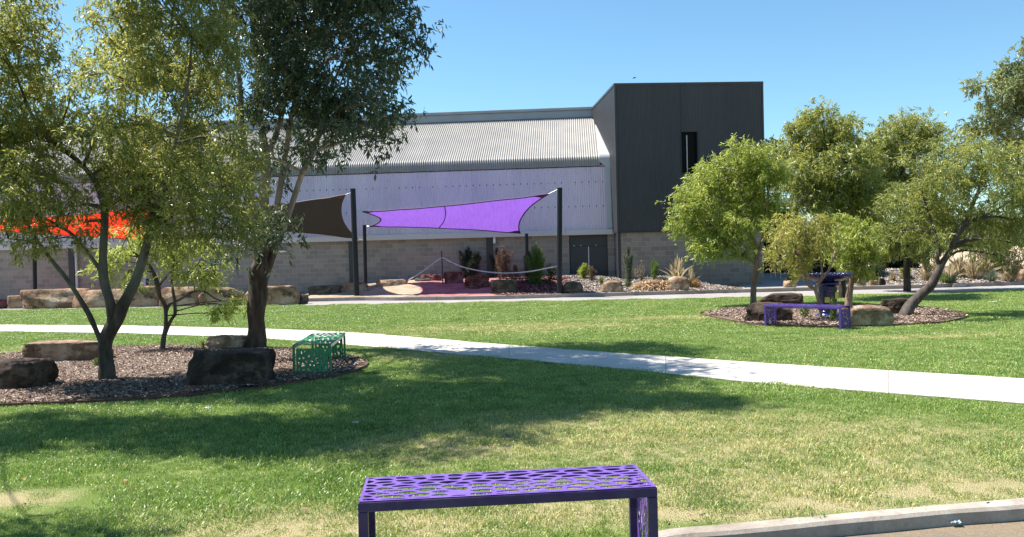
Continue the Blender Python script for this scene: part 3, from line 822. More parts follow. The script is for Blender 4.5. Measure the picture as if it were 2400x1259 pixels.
rock(1745, 1857, 706, 757, M_rk_dark, 'dark rock partly behind the left end of the small purple bench', 5, group=GB2, boxy=.5, dr=.5, flat=.95)
rock(1773, 1886, 685, 727, M_rk_dark, 'long low dark rock between the tree trunk and the blue bird bath', 6, group=GB2, boxy=.4, dr=.5, flat=.95)
rock(1978, 2090, 712, 765, M_rk_tan, 'rounded brown log-like rock right of the small purple bench', 8, group=GB2, boxy=.35, dr=.5, amp=.09, flat=1.1, cuts=4)
rock(2066, 2141, 697, 740, M_rk_dark, 'dark rock behind the foot of the leaning tree', 9, group=GB2, boxy=.5, dr=.6)
for i, (a, b2, c, d, m, lb, bx) in enumerate([
    (20, 78, 690, 721, M_rk_sand, 'small pale sandstone at the left end of the boulder row', .4),
    (50, 212, 675, 721, M_rk_sand, 'long sandstone boulder with rust brown patch, second from the left of the row', .7),
    (174, 312, 676, 719, M_rk_sand, 'sandstone boulder behind the forked left tree trunk', .7),
    (300, 385, 668, 717, M_rk_sand, 'tall sandstone boulder carrying the white and purple bag', .75),
    (376, 482, 670, 716, M_rk_sand, 'sandstone boulder behind the thin sapling stems', .8),
    (470, 572, 671, 715, M_rk_sand, 'flat topped sandstone boulder just left of the tall tree trunk', .85),
    (568, 640, 680, 714, M_rk_sand, 'sandstone boulder mostly hidden behind the tall tree trunk', .75),
    (622, 705, 667, 713, M_rk_sand, 'pale sandstone boulder just right of the tall tree trunk', .8)]):
    rock(a, b2, c, d, m, lb, 20 + i, group=GB3, boxy=bx, dr=.5, amp=.09, cuts=5, flat=.8)
rock(694, 722, 689, 711, M_rk_grey, 'small dark stone at the right end of the sandstone row', 31, group=GB3, boxy=.5, dr=.8)
rock(-30, 22, 700, 722, M_rk_red, 'small red rock at the left frame edge beside the sandstone row', 32, group=GB3, boxy=.4)
H_ = dict(hill=True, group=GB4)
rock(720, 800, 668, 690, M_rk_grey, 'low dark ledge of rock left of the tall middle post', 33, boxy=.6, dr=.4, **H_)
rock(795, 872, 661, 683, M_rk_sand, 'low pale sandstone behind the foot of the tall middle post', 34, boxy=.6, dr=.4, **H_)
rock(880, 957, 654, 670, M_rk_tan, 'flat sunlit sandstone slab where the rope ends', 35, boxy=.85, dr=.35, flat=.6, **H_)
rock(972, 1012, 651, 659, M_rk_grey, 'flat grey stone on top of the red gravel', 36, boxy=.8, dr=.5, **H_)
rock(985, 1012, 642, 656, M_rk_red, 'small dark red rock left of the rope stake', 37, boxy=.6, **H_)
rock(1009, 1036, 643, 658, M_rk_red, 'dark red rock at the foot of the rope stake', 38, boxy=.6, **H_)
rock(1040, 1088, 635, 664, M_rk_red, 'leaning red rock right of the rope stake', 39, boxy=.7, **H_)
rock(1087, 1148, 643, 674, M_rk_red, 'wide red rock in the middle of the gravel garden', 40, boxy=.75, **H_)
rock(1100, 1128, 662, 677, M_rk_red, 'small red rock in front of the wide red rock', 41, boxy=.6, **H_)
rock(1150, 1213, 654, 688, M_rk_grey, 'dark squared rock in front of the red mulch', 42, boxy=.9, dr=.5, amp=.06, cuts=2, **H_)
rock(1316, 1367, 661, 690, M_rk_grey, 'rounded olive boulder touching the tall right post', 43, boxy=.25, amp=.06, flat=1.15, cuts=2, **H_)
rock(1406, 1461, 657, 687, M_rk_tan, 'brown boulder on the kerb in front of the dark door', 44, boxy=.3, amp=.09, flat=1.1, **H_)
rock(1563, 1617, 652, 687, M_rk_tan, 'rounded sunlit tan boulder in front of the feathery grass', 45, boxy=.2, amp=.06, flat=1.2, cuts=2, **H_)
rock(1836, 1868, 662, 679, M_rk_tan, 'squat tan rock with a small plant behind the blue bird bath', 46, hill=True, group=GB4, boxy=.6)
rock(2008, 2030, 655, 673, M_rk_tan, 'upright orange brown rock behind the straight trunk', 47, hill=True, group=GB4)
rock(2036, 2060, 659, 673, M_rk_tan, 'small rounded rock behind the kerb under the right trees', 48, hill=True, group=GB4)
rock(2060, 2076, 654, 673, M_rk_dark, 'small dark upright rock at the end of the group behind the kerb', 49, hill=True, group=GB4)
rock(2378, 2450, 639, 668, M_rk_tan, 'big pale orange boulder cut by the right frame edge', 50, hill=True, group=GB4, boxy=.5, amp=.07)

# ================================================================== PERFORATED BENCHES
def clip(poly, n, d):
    out = []
    for i in range(len(poly)):
        a, b = poly[i], poly[(i + 1) % len(poly)]; da = a[0] * n[0] + a[1] * n[1] - d; db = b[0] * n[0] + b[1] * n[1] - d
        if da <= 0: out.append(a)
        if (da < 0 < db) or (db < 0 < da):
            t = da / (da - db); out.append((a[0] + (b[0] - a[0]) * t, a[1] + (b[1] - a[1]) * t))
    return out
def perforated(name, L, Wd, mat, parent, place, seed, cell=.085, gap=.017, stretch=2.1, border=.0, th=.004):
    """sheet L x Wd in local (u,v) pierced by pebble-shaped holes; place(u,v,w)->xyz"""
    rnd = random.Random(seed); pts = []
    area = L * Wd; tries = 0
    while tries < 6000:
        tries += 1; p = (rnd.uniform(0, L), rnd.uniform(0, Wd)); sc = rnd.choice((.7, .85, 1.0, 1.35)) * cell
        if all(((p[0] - q[0]) / stretch) ** 2 + (p[1] - q[1]) ** 2 > (sc * .72) ** 2 for q in pts): pts.append(p)
    vs = []; fs = []
    def V(u, v, w): vs.append(tuple(place(u, v, w))); return len(vs) - 1
    for p in pts:
        poly = [(0, 0), (L, 0), (L, Wd), (0, Wd)]
        for q in pts:
            if q is p: continue
            dx, dy = q[0] - p[0], q[1] - p[1]
            if abs(dx) > cell * 5 or abs(dy) > cell * 4: continue
            # anisotropic metric
            nx, ny = dx / stretch ** 2, dy; d = ((q[0] ** 2 - p[0] ** 2) / stretch ** 2 + q[1] ** 2 - p[1] ** 2) / 2
            poly = clip(poly, (nx, ny), d)
            if len(poly) < 3: break
        if len(poly) < 3: continue
        out = []
        for i in range(len(poly)):
            a, b = poly[i], poly[(i + 1) % len(poly)]
            for k in range(4): out.append((a[0] + (b[0] - a[0]) * k / 4, a[1] + (b[1] - a[1]) * k / 4))
        cx = sum(a[0] for a in out) / len(out); cy = sum(a[1] for a in out) / len(out)
        inn = list(poly)
        n0 = len(poly)
        for i in range(n0):
            a, b = poly[i], poly[(i + 1) % n0]; ex, ey = b[0] - a[0], b[1] - a[1]; l = math.hypot(ex, ey)
            if l < 1e-6: continue
            nx, ny = ey / l, -ex / l
            if nx * (cx - a[0]) + ny * (cy - a[1]) > 0: nx, ny = -nx, -ny
            edge = min(abs(a[0] - b[0]) + abs(a[0]), abs(a[0] - b[0]) + abs(a[0] - L), abs(a[1] - b[1]) + abs(a[1]), abs(a[1] - b[1]) + abs(a[1] - Wd)) < 1e-4
            inn = clip(inn, (nx, ny), nx * a[0] + ny * a[1] - (gap * .5 * (1.5 if edge else 1) + rnd.uniform(0, .004)))
            if len(inn) < 3: break
        solid = len(inn) < 3 or rnd.random() < .015
        if not solid:
            for _ in range(2):    # chaikin rounding
                inn = [q for i in range(len(inn)) for q in ((lerp(inn[i][0], inn[(i + 1) % len(inn)][0], .22), lerp(inn[i][1], inn[(i + 1) % len(inn)][1], .22)), (lerp(inn[i][0], inn[(i + 1) % len(inn)][0], .78), lerp(inn[i][1], inn[(i + 1) % len(inn)][1], .78)))]
            ar = abs(sum(inn[i][0] * inn[(i + 1) % len(inn)][1] - inn[(i + 1) % len(inn)][0] * inn[i][1] for i in range(len(inn)))) / 2
            if ar < .00012: solid = True
        if solid:
            t_ = [V(*a, 0) for a in out]; b_ = [V(*a, -th) for a in out]; fs.append(t_); fs.append(b_[::-1]); continue
        # resample hole by angle to match outer
        hole = []
        for a in out:
            dx, dy = a[0] - cx, a[1] - cy; best = None
            for i in range(len(inn)):
                p1, p2 = inn[i], inn[(i + 1) % len(inn)]; ex, ey = p2[0] - p1[0], p2[1] - p1[1]
                den = dx * ey - dy * ex
                if abs(den) < 1e-12: continue
                s_ = ((p1[0] - cx) * ey - (p1[1] - cy) * ex) / den; u_ = ((p1[0] - cx) * dy - (p1[1] - cy) * dx) / den
                if s_ > 0 and -1e-6 <= u_ <= 1 + 1e-6 and (best is None or s_ < best): best = s_
            best = .5 if best is None else min(best, .98); hole.append((cx + dx * best, cy + dy * best))
        n = len(out)
        to = [V(*a, 0) for a in out]; ti = [V(*a, 0) for a in hole]; bo = [V(*a, -th) for a in out]; bi = [V(*a, -th) for a in hole]
        for i in range(n):
            j = (i + 1) % n
            fs.append((to[i], to[j], ti[j], ti[i])); fs.append((bo[j], bo[i], bi[i], bi[j])); fs.append((ti[i], ti[j], bi[j], bi[i]))
    o = pyobj(name, vs, fs, mat, parent)
    return o
def paint(name, c, rough=.3):
    n = NT(name); p = n.pos(True); w = n.noise(p, 5, 6, .7); n.col(n.mix(n.ramp(w, [(.4, 0), (.7, .35)]), c, tuple(min(1, v * .6 + .10) for v in c))); n.set(rough, 0, .5); n.l(n.ramp(w, [(.3, rough), (.7, min(1, rough + .3))]), n.bsdf.inputs['Roughness']); n.bsdf.inputs['Coat Weight'].default_value = .25; n.bsdf.inputs['Coat Roughness'].default_value = .15
    p = n.pos(True); n.bump(n.noise(p, 300, 2), .06, .001); return n.m
M_pur = paint('purple_enamel_sunlit', (.14, .06, .32)); M_pur_shade = paint('purple_enamel_shaded', (.016, .005, .06))  # same paint: sun glare put into the seat colour, shade into the frame colour
M_grn = paint('green_enamel', (.02, .24, .085)); M_grnf = paint('green_frame_enamel', (.02, .22, .075))
M_pur2 = paint('violet_enamel', (.05, .016, .20), .4)
def bench(label, loc, rz, L, Wd, H, mp, mf, seed, cell=.085, gap=.017, group='perforated steel benches', rail=.05):
    root = empty('park_bench', loc, rz); tag(root, label, 'bench', group)
    x0, x1, y0, y1 = -L / 2, L / 2, -Wd / 2, Wd / 2
    perforated('seat', L - .012, Wd - .012, mp, root, lambda u, v, w: (x0 + .006 + u, y0 + .006 + v, H + w), seed, cell, gap)
    hp = H - rail - .03
    perforated('end_panel', Wd - 2 * rail, hp, mp, root, lambda u, v, w: (x0 + .012 + w, y0 + rail + u, .02 + v), seed + 1, cell, gap, stretch=.8)
    perforated('end_panel', Wd - 2 * rail, hp, mp, root, lambda u, v, w: (x1 - .012 - w, y0 + rail + u, .02 + v), seed + 2, cell, gap, stretch=.8)
    for sx in (0, 1):
        for sy in (0, 1):
            a = x0 if not sx else x1 - rail; b = y0 if not sy else y1 - .035
            boxo('leg', a, a + rail, b, b + .035, 0, H - rail - .006, mf, root, .004)
    for sy in (0, 1):
        b = y0 if not sy else y1 - .035
        boxo('rail', x0, x1, b, b + .035, H - rail - .0055, H - .0048, mf, root, .006)
    return root
# near bench
a = G(838, 1177, .47); b = G(1541, 1141, .47)
H0 = .555  # stands on the paving below the kerb
dv = Vector((b.x - a.x, b.y - a.y, 0)); Ln = dv.length; ang = math.atan2(dv.y, dv.x); nv = Vector((-math.sin(ang), math.cos(ang), 0)); Wn = .47
cc = (a + b) / 2 + nv * Wn / 2
bench('large purple perforated steel bench in the foreground', (cc.x, cc.y, .47 - H0), ang, Ln, Wn, H0, M_pur, M_pur_shade, 100, .088, .0165)
# far purple bench
a = G(1790, 714, .47); b = G(1971, 719, .47)
dv = Vector((b.x - a.x, b.y - a.y, 0)); Lf = dv.length; ang = math.atan2(dv.y, dv.x); nv = Vector((-math.sin(ang), math.cos(ang), 0))
cc = (a + b) / 2 + nv * .24
bench('small looking purple bench in the right mulch bed before the blue bird bath', (cc.x, cc.y, .01), ang, Lf, .48, .46, M_pur2, M_pur2, 130, .10, .028)
# green bench seen from its end
a = G(683, 809, .46); b = G(777, 806, .46)
dv = Vector((b.x - a.x, b.y - a.y, 0)); Wg = dv.length; c4 = G(811, 779, .46); ax = Vector((c4.x - b.x, c4.y - b.y, 0)); Lg = min(ax.length, 1.75); ax.normalize()
ang = math.atan2(ax.y, ax.x); cc = (a + b) / 2 + ax * Lg / 2
bench('green perforated steel bench seen from its end at the right tip of the mulch bed', (cc.x, cc.y, -.01), ang, Lg, Wg * .97, .47, M_grn, M_grnf, 160, .125, .034)

# ================================================================== BIRD BATH (blue mosaic pedestal with a wide bowl)
g = G(1941, 742, .03)
root = empty('bird_bath', tuple(g)); tag(root, 'deep blue mosaic pedestal bowl standing behind the small purple bench', 'bird bath')
def mosaic():
    n = NT('blue_mosaic'); p = n.pos(True)
    v = n.new('ShaderNodeTexVoronoi'); v.inputs['Scale'].default_value = 26; n.l(p, v.inputs['Vector'])
    c = n.ramp(n.sep(v.outputs['Color'])[0], [(0, (.004, .004, .028)), (.6, (.010, .009, .07)), (1, (.03, .028, .16))])
    n.col(c); n.set(.18, 0, .6); return n.m
M_mos = mosaic(); k = 1.72 / 1.72
bm = bmesh.new(); lathe(bm, [(.30, 0), (.30, .03), (.22, .05), (.20, .10), (.205, .14)], 32); obj('foot', bm, simple('blue_glaze', (.012, .03, .2), .2), root, True)
bm = bmesh.new(); lathe(bm, [(.205, .10), (.20, .3), (.205, .55), (.215, .70), (.275, .74), (.285, .76), (.28, .79), (.22, .80)], 36); obj('pedestal', bm, M_mos, root)
bm = bmesh.new(); lathe(bm, [(.20, .795), (.34, .83), (.47, .89), (.53, .93), (.545, .96), (.53, .995), (.49, .985), (.44, .93), (.2, .88), (.02, .87)], 44); obj('bowl', bm, M_mos, root)
bm = bmesh.new()
for k in range(30):
    a = 2 * math.pi * k / 30; m = Matrix.Translation((.515 * math.cos(a), .515 * math.sin(a), .975)) @ Matrix.Diagonal((1.2, 1.2, .75, 1))
    bmesh.ops.create_icosphere(bm, subdivisions=2, radius=.045, matrix=m)
obj('rim_pebbles', bm, simple('blue_pebble_glaze', (.02, .018, .12), .12, spec=.8), root, True)
M_yt = simple('yellow_tile', (.62, .52, .06), .3)
for (dx, z, s_) in ((.14, .50, .07), (-.09, .40, .055)):
    yy = -math.sqrt(.215 ** 2 - dx ** 2) - .008
    o = boxo('yellow_tile', -s_, s_, -.004, .004, -s_ * 1.1, s_ * 1.1, M_yt, root); o.location = (dx, yy, z); o.rotation_euler.z = math.atan2(dx, -yy)

# ================================================================== small things
# bag on the boulder
g = P(338, 668, 33.9); root = empty('bag', tuple(g)); tag(root, 'small white and lilac bag with dark back sitting on a sandstone boulder', 'bag')
boxo('bag_body', -.10, .09, -.06, .06, -.02, .30, simple('lilac_cloth', (.34, .28, .55), .8), root, .02)
boxo('bag_flap', -.16, -.02, -.075, -.062, -.01, .10, M_white, root, .003)
boxo('bag_back', .092, .17, -.05, .05, -.02, .26, M_black, root, .02)
# litter
def scrap(px, py, w, d, mat, label, z=.03, cat='litter'):
    g = G(px, py, z); bm = bmesh.new(); n = 6; rnd = random.Random(px)
    gr = [[bm.verts.new(((i / n - .5) * w, (j / n - .5) * d, .02 + .018 * noise.noise(Vector((i * .9, j * .9, px))) + .008 * rnd.random())) for j in range(n + 1)] for i in range(n + 1)]
    for i in range(n):
        for j in range(n): bm.faces.new((gr[i][j], gr[i + 1][j], gr[i + 1][j + 1], gr[i][j + 1]))
    bmesh.ops.solidify(bm, geom=bm.faces[:], thickness=.003)
    o = obj('paper_scrap', bm, mat); o.location = g; tag(o, label, cat); return o
scrap(2326, 709, .19, .12, M_white, 'white paper scrap lying on the far right lawn')
scrap(2238, 1231, .06, .05, simple('clear_plastic', (.5, .6, .65), .3), 'crumpled clear plastic piece on the asphalt below the near kerb', -.08)
scrap(487, 960, .07, .05, M_white, 'small white scrap on the shaded grass below the left bed')
scrap(833, 995, .06, .05, M_white, 'small white scrap in the middle of the tree shadow')
# fallen leaves on the lawn
rnd = random.Random(5); vs = []; fs = []
for px, py in [(1620, 1207), (640, 1228), (178, 1105), (295, 1125), (1240, 1060), (1415, 1070), (1560, 1215)] + [(rnd.uniform(50, 2350), rnd.uniform(960, 1200)) for _ in range(26)] + [(rnd.uniform(0, 820), rnd.uniform(845, 930)) for _ in range(60)]:
    g = G(px, py, .035); a = rnd.uniform(0, 6.28); l = rnd.uniform(.02, .04); w = l * .3; u = Vector((math.cos(a), math.sin(a), rnd.uniform(-.2, .3))); v = Vector((-math.sin(a), math.cos(a), .2))
    k = len(vs); vs += [tuple(g - u * l), tuple(g + v * w), tuple(g + u * l), tuple(g - v * w)]; fs.append((k, k + 1, k + 2, k + 3))
o = pyobj('fallen_leaves', vs, fs, simple('dry_leaf', (.26, .11, .05), .8, var=.5, sc=1)); tag(o, 'dry brown leaves scattered over grass and mulch', 'leaves', kind='stuff')

# ------------------------------------------------------------------ open shelter behind the tower
SR = empty('open_shelter', (11.2, 44, 0)); tag(SR, 'dark open shelter with a pale roof edge behind the tower and right trees', 'shelter')
boxo('back_wall', 2.2, 6.1, 6.0, 6.2, 0, 3.9, M_void, SR); boxo('end_wall', 4.4, 6.1, .5, 1.5, 0, 2.6, M_void, SR)
boxo('roof', -.4, 7.0, -.6, 6.4, 4.0, 4.12, M_dark, SR); boxo('gutter', .6, 5.8, -.8, -.6, 3.9, 4.14, M_white, SR)
for x in (.2, 2.8, 5.9): boxo('post', x, x + .12, -.4, -.28, 0, 4.0, M_black, SR)
boxo('pillar', 6.1, 6.8, .4, 1.2, 0, 1.55, M_sand, SR)
M_redp = simple('red_plastic', (.45, .03, .04), .4)
def chair(px, py, Y, rz, label):
    g = P(px, py, Y); r = empty('cafe_chair', (g.x, g.y, .06), rz); tag(r, label, 'chair', 'red chairs under the shelter')
    boxo('seat', -.2, .2, -.2, .2, .43, .46, M_redp, r, .01); boxo('backrest', -.2, .2, .18, .21, .5, .82, M_redp, r, .01)
    for sx in (-.17, .15):
        for sy in (-.17, .17): boxo('leg', sx, sx + .02, sy, sy + .02, 0, .43, M_steel, r)
chair(1818, 640, 42.5, .4, 'red cafe chair nearest the tower under the shelter'); chair(1866, 641, 43, -.6, 'red cafe chair in the middle under the shelter'); chair(1845, 640, 44.5, 2.8, 'red cafe chair at the back under the shelter')
g = P(1829, 645, 40.5); r = empty('cafe_table', (g.x, g.y, .06)); tag(r, 'small white topped cafe table in the shade by the tower', 'table')
bm = bmesh.new(); lathe(bm, [(.3, .70), (.31, .715), (.3, .73)], 24); obj('table_top', bm, M_white, r)
bm = bmesh.new(); tube(bm, [(0, 0, .02), (0, 0, .70)], .03, 8); obj('leg', bm, M_steel, r)
bm = bmesh.new(); lathe(bm, [(.2, 0), (.2, .02), (.05, .03)], 20); obj('base', bm, M_steel, r)
# marker stakes in the right garden
for px, pyb, pyt, Y, lb in ((2143, 652, 624, 36.5, 'reddish marker stake in the right garden'), (2154, 660, 640, 35, 'short dark marker stake nearest the kerb in the right garden')):
    b_ = P(px, pyb, Y); t = P(px, pyt, Y); b_.z = min(hg(b_.x, b_.y), b_.z) - .05; bm = bmesh.new(); tube(bm, [b_, t], .022, 6); tube(bm, [t - Vector((.09, 0, -.005)), t + Vector((.02, 0, .0))], .012, 6)
    tag(obj('marker_stake', bm, M_dark), lb, 'stake')

# bird in flight
g = P(1486, 183, 42); bm = bmesh.new()
bmesh.ops.create_icosphere(bm, subdivisions=3, radius=1, matrix=Matrix.Diagonal((.085, .028, .026, 1)))
for v in bm.verts:
    if v.co.x < -.03: v.co.z *= .6; v.co.y *= .7
tube(bm, [(.07, 0, .008), (.10, 0, .014), (.118, 0, .012), (.135, 0, .008)], [.02, .019, .012, .002], 8)
o = obj('bird', bm, simple('grey_feathers', (.16, .16, .18), .8), smooth=True); o.location = g; o.rotation_euler = (0, -.25, .2)
for s_ in (1, -1):
    bm = bmesh.new(); ring = [(.03, 0, .01), (.045, .07, .035), (.02, .15, .03), (-.03, .20, .02), (-.03, .13, .03), (-.04, .06, .028), (-.035, 0, .008)]
    f = bm.faces.new([bm.verts.new((x, y * s_, z)) for x, y, z in ring]); bmesh.ops.solidify(bm, geom=[f], thickness=.004); obj('wing', bm, o.data.materials[0], o)
bm = bmesh.new(); f = bm.faces.new([bm.verts.new(q) for q in ((-.07, .012, 0), (-.14, .03, .002), (-.14, -.03, .002), (-.07, -.012, 0))]); bmesh.ops.solidify(bm, geom=[f], thickness=.003); obj('tail', bm, o.data.materials[0], o)
tag(o, 'small grey bird flying above the roof left of the tower', 'bird')
# ================================================================== FOLIAGE
import numpy as np
DEN = 2.2
def leaves_obj(name, C0, D, N_, Ln, Wn, tint, mat, parent, bend=.15):
    """C0 base pts (n,3), D unit direction (n,3), N_ unit side axis (n,3)"""
    n = len(C0); C0 = np.asarray(C0, np.float32); D = np.asarray(D, np.float32); N_ = np.asarray(N_, np.float32)
    L = np.asarray(Ln, np.float32)[:, None]; Wd = np.asarray(Wn, np.float32)[:, None]
    Sd = np.cross(D, N_); Sd /= (np.linalg.norm(Sd, axis=1, keepdims=True) + 1e-9)
    Up = np.cross(Sd, D)
    v = np.empty((n, 6, 3), np.float32)
    v[:, 0] = C0; v[:, 1] = C0 + D * L * .35 + Sd * Wd * .5 + Up * L * bend * .3; v[:, 2] = C0 + D * L * .7 + Sd * Wd * .38 + Up * L * bend * .2
    v[:, 3] = C0 + D * L - Up * L * bend * .3; v[:, 4] = C0 + D * L * .7 - Sd * Wd * .38 + Up * L * bend * .2; v[:, 5] = C0 + D * L * .35 - Sd * Wd * .5 + Up * L * bend * .3
    base = (np.arange(n) * 6)[:, None]
    faces = np.concatenate([base + np.array([[0, 1, 2, 3]]), base + np.array([[0, 3, 4, 5]])], axis=1).reshape(-1)
    me = bpy.data.meshes.new(name); me.vertices.add(n * 6); me.vertices.foreach_set('co', v.reshape(-1))
    me.loops.add(n * 8); me.loops.foreach_set('vertex_index', faces.astype(np.int32))
    me.polygons.add(n * 2); me.polygons.foreach_set('loop_start', np.arange(0, n * 8, 4, dtype=np.int32))
    try: me.polygons.foreach_set('loop_total', np.full(n * 2, 4, np.int32))
    except Exception: pass
    me.update(calc_edges=True)
    at_ = me.attributes.new('tint', 'FLOAT_VECTOR', 'POINT'); t = np.repeat(np.asarray(tint, np.float32), 6)
    at_.data.foreach_set('vector', np.stack([t, t, t], 1).reshape(-1))
    me.validate()
    return link(name, me, mat, parent)
def unit(a): return a / (np.linalg.norm(a, axis=-1, keepdims=True) + 1e-9)
def crown(rng, clumps, per, LL, WW, droop=.75, sub=.34, twig=.22, nleaf=12, tint_top=.25, shell=.55):
    """clumps: list of (center Vector, rx, ry, rz). Returns arrays + subcluster centres"""
    Cc = []; Dd = []; Nn = []; Ll = []; Ww = []; Tt = []; subs = []
    for (c, rx, ry, rz, dens) in clumps:
        vol = rx * ry * rz; ns = max(4, int(DEN * per * dens * (rx * rz + rx * ry) * .9))
        u = unit(rng.normal(size=(ns, 3))); r = shell + (1 - shell) * rng.random((ns, 1)); r[rng.random((ns, 1)) < .3] *= .6
        S_ = np.array(c) + u * r * np.array([rx, ry, rz])
        rel = (u * r)
        for s_, rl in zip(S_, rel):
            subs.append((Vector(s_), Vector(c)))
            nt = rng.integers(5, 9); stint = rng.normal(0, .10)
            sr = sub * rng.uniform(.65, 1.15)
            for _ in range(nt):
                o = s_ + np.clip(rng.normal(size=3), -1.6, 1.6) * sr * np.array([.5, .5, .38])
                d = unit(rng.normal(size=3) + np.array([rl[0], rl[1], rl[2]]) * .9 + np.array([0, 0, .15]))
                n = nleaf; t = rng.random(n) * twig * rng.uniform(.7, 1.4)
                drop = np.zeros((n, 3)); drop[:, 2] = -(t ** 2) * 1.2
                b = o + d * t[:, None] + drop + rng.normal(size=(n, 3)) * .015
                ld = unit(rng.normal(size=(n, 3)) * .75 + d * .45 + np.array([0, 0, -1.]) * droop)
                Cc.append(b); Dd.append(ld); Nn.append(unit(rng.normal(size=(n, 3)) + np.array([0, 0, .4])))
                l = LL * rng.uniform(.6, 1.25, n); Ll.append(l); Ww.append(WW * rng.uniform(.75, 1.25, n) * (l / LL))
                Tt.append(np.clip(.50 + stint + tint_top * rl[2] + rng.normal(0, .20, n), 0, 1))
    return np.concatenate(Cc), np.concatenate(Dd), np.concatenate(Nn), np.concatenate(Ll), np.concatenate(Ww), np.concatenate(Tt), subs
def tree(name, label, trunk_lines, clumps, lmat, bark, Y, seed, LL=.09, WW=.02, per=26, droop=.75, sub=.34, twig=.22, nleaf=12, group=None, cat='tree', dj=.8, seg=10, limbs_r=.03, depth=1.15, basez=0, tint_top=.25, yb=0, fork=3, extra=()):
    """trunk_lines: list of [(px,py,width_px[,dY])...]; first starts at base. clumps: (px,py,hw,hh[,dY,dens])"""
    rng = np.random.default_rng(seed); rnd = random.Random(seed); s = Y / F
    b = trunk_lines[0][0]; B0 = P(b[0], b[1], Y); root = empty(name, (B0.x, B0.y, basez)); o = root.location.copy()
    tag(root, label, cat, group)
    bm = bmesh.new(); tips = []; nodes = []
    for ln in trunk_lines:
        pts = []
        for q in ln:
            dY = q[3] if len(q) > 3 else 0
            p = P(q[0], q[1], Y + dY); pts.append((p.x - o.x, p.y - o.y, p.z - o.z, q[2] * s / 2))
        if ln is trunk_lines[0]: pts[0] = (pts[0][0], pts[0][1], -.15, pts[0][3] * 1.15)
        sp_ = spline(pts, 5); tube(bm, [p[:3] for p in sp_], [max(.006, p[3]) for p in sp_], seg, wob=.28)
        nodes += [(Vector(p[:3]), p[3]) for p in sp_[len(sp_) // 3:]]
    cl = []
    for c in clumps:
        dY = c[4] if len(c) > 4 and c[4] is not None else rnd.uniform(-dj, dj); dens = c[5] if len(c) > 5 else 1
        p = P(c[0], c[1], Y + yb + dY); rx = c[2] * s; rz = c[3] * s
        cl.append((Vector((p.x, p.y, p.z)) - o, rx, (rx + rz) / 2 * depth, rz, dens))
    for (tx, ty, z, r) in extra:   # parts of the crown known only by the shadow they throw at (tx, ty)
        g = G(tx, ty, 0); q = g + SUN * (z / SUN.z); cl.append((q - o, r, r * .9, r * .7, 1.9))
    A = crown(rng, cl, per, LL, WW, droop, sub, twig, nleaf, tint_top)
    for (c, rx, ry, rz, dn) in cl:
        near = min(nodes, key=lambda q: (q[0] - c).length + (0 if q[0].z < c.z else 1.0))
        a = near[0]; r0_ = min(near[1] * .8, limbs_r * (1 + rx)); mid_ = a.lerp(c, .5) + Vector((rnd.uniform(-.1, .1), rnd.uniform(-.1, .1), rnd.uniform(0, .15))) * (c - a).length
        sp_ = spline([(*a, r0_), (*mid_, r0_ * .7), (*c, r0_ * .4)], 4); tube(bm, [p[:3] for p in sp_], [max(.005, p[3]) for p in sp_], 6)
    k = 0
    for (sc_, cc_) in A[6]:
        k += 1
        if k % (fork * 2): continue
        m_ = cc_.lerp(sc_, .5) + Vector((0, 0, .08)); sp_ = spline([(*cc_, .012), (*m_, .008), (*sc_, .004)], 2); tube(bm, [p[:3] for p in sp_], [p[3] * (1 + Y / 40) for p in sp_], 4, caps=False)
    obj('trunk', bm, bark, root, smooth=True)
    leaves_obj('crown', *A[:6], lmat, root)
    return root
GT1 = 'slender eucalypts in the left bed'; GT2 = 'small eucalypts around the right bed'; GT3 = 'trees beyond the road'
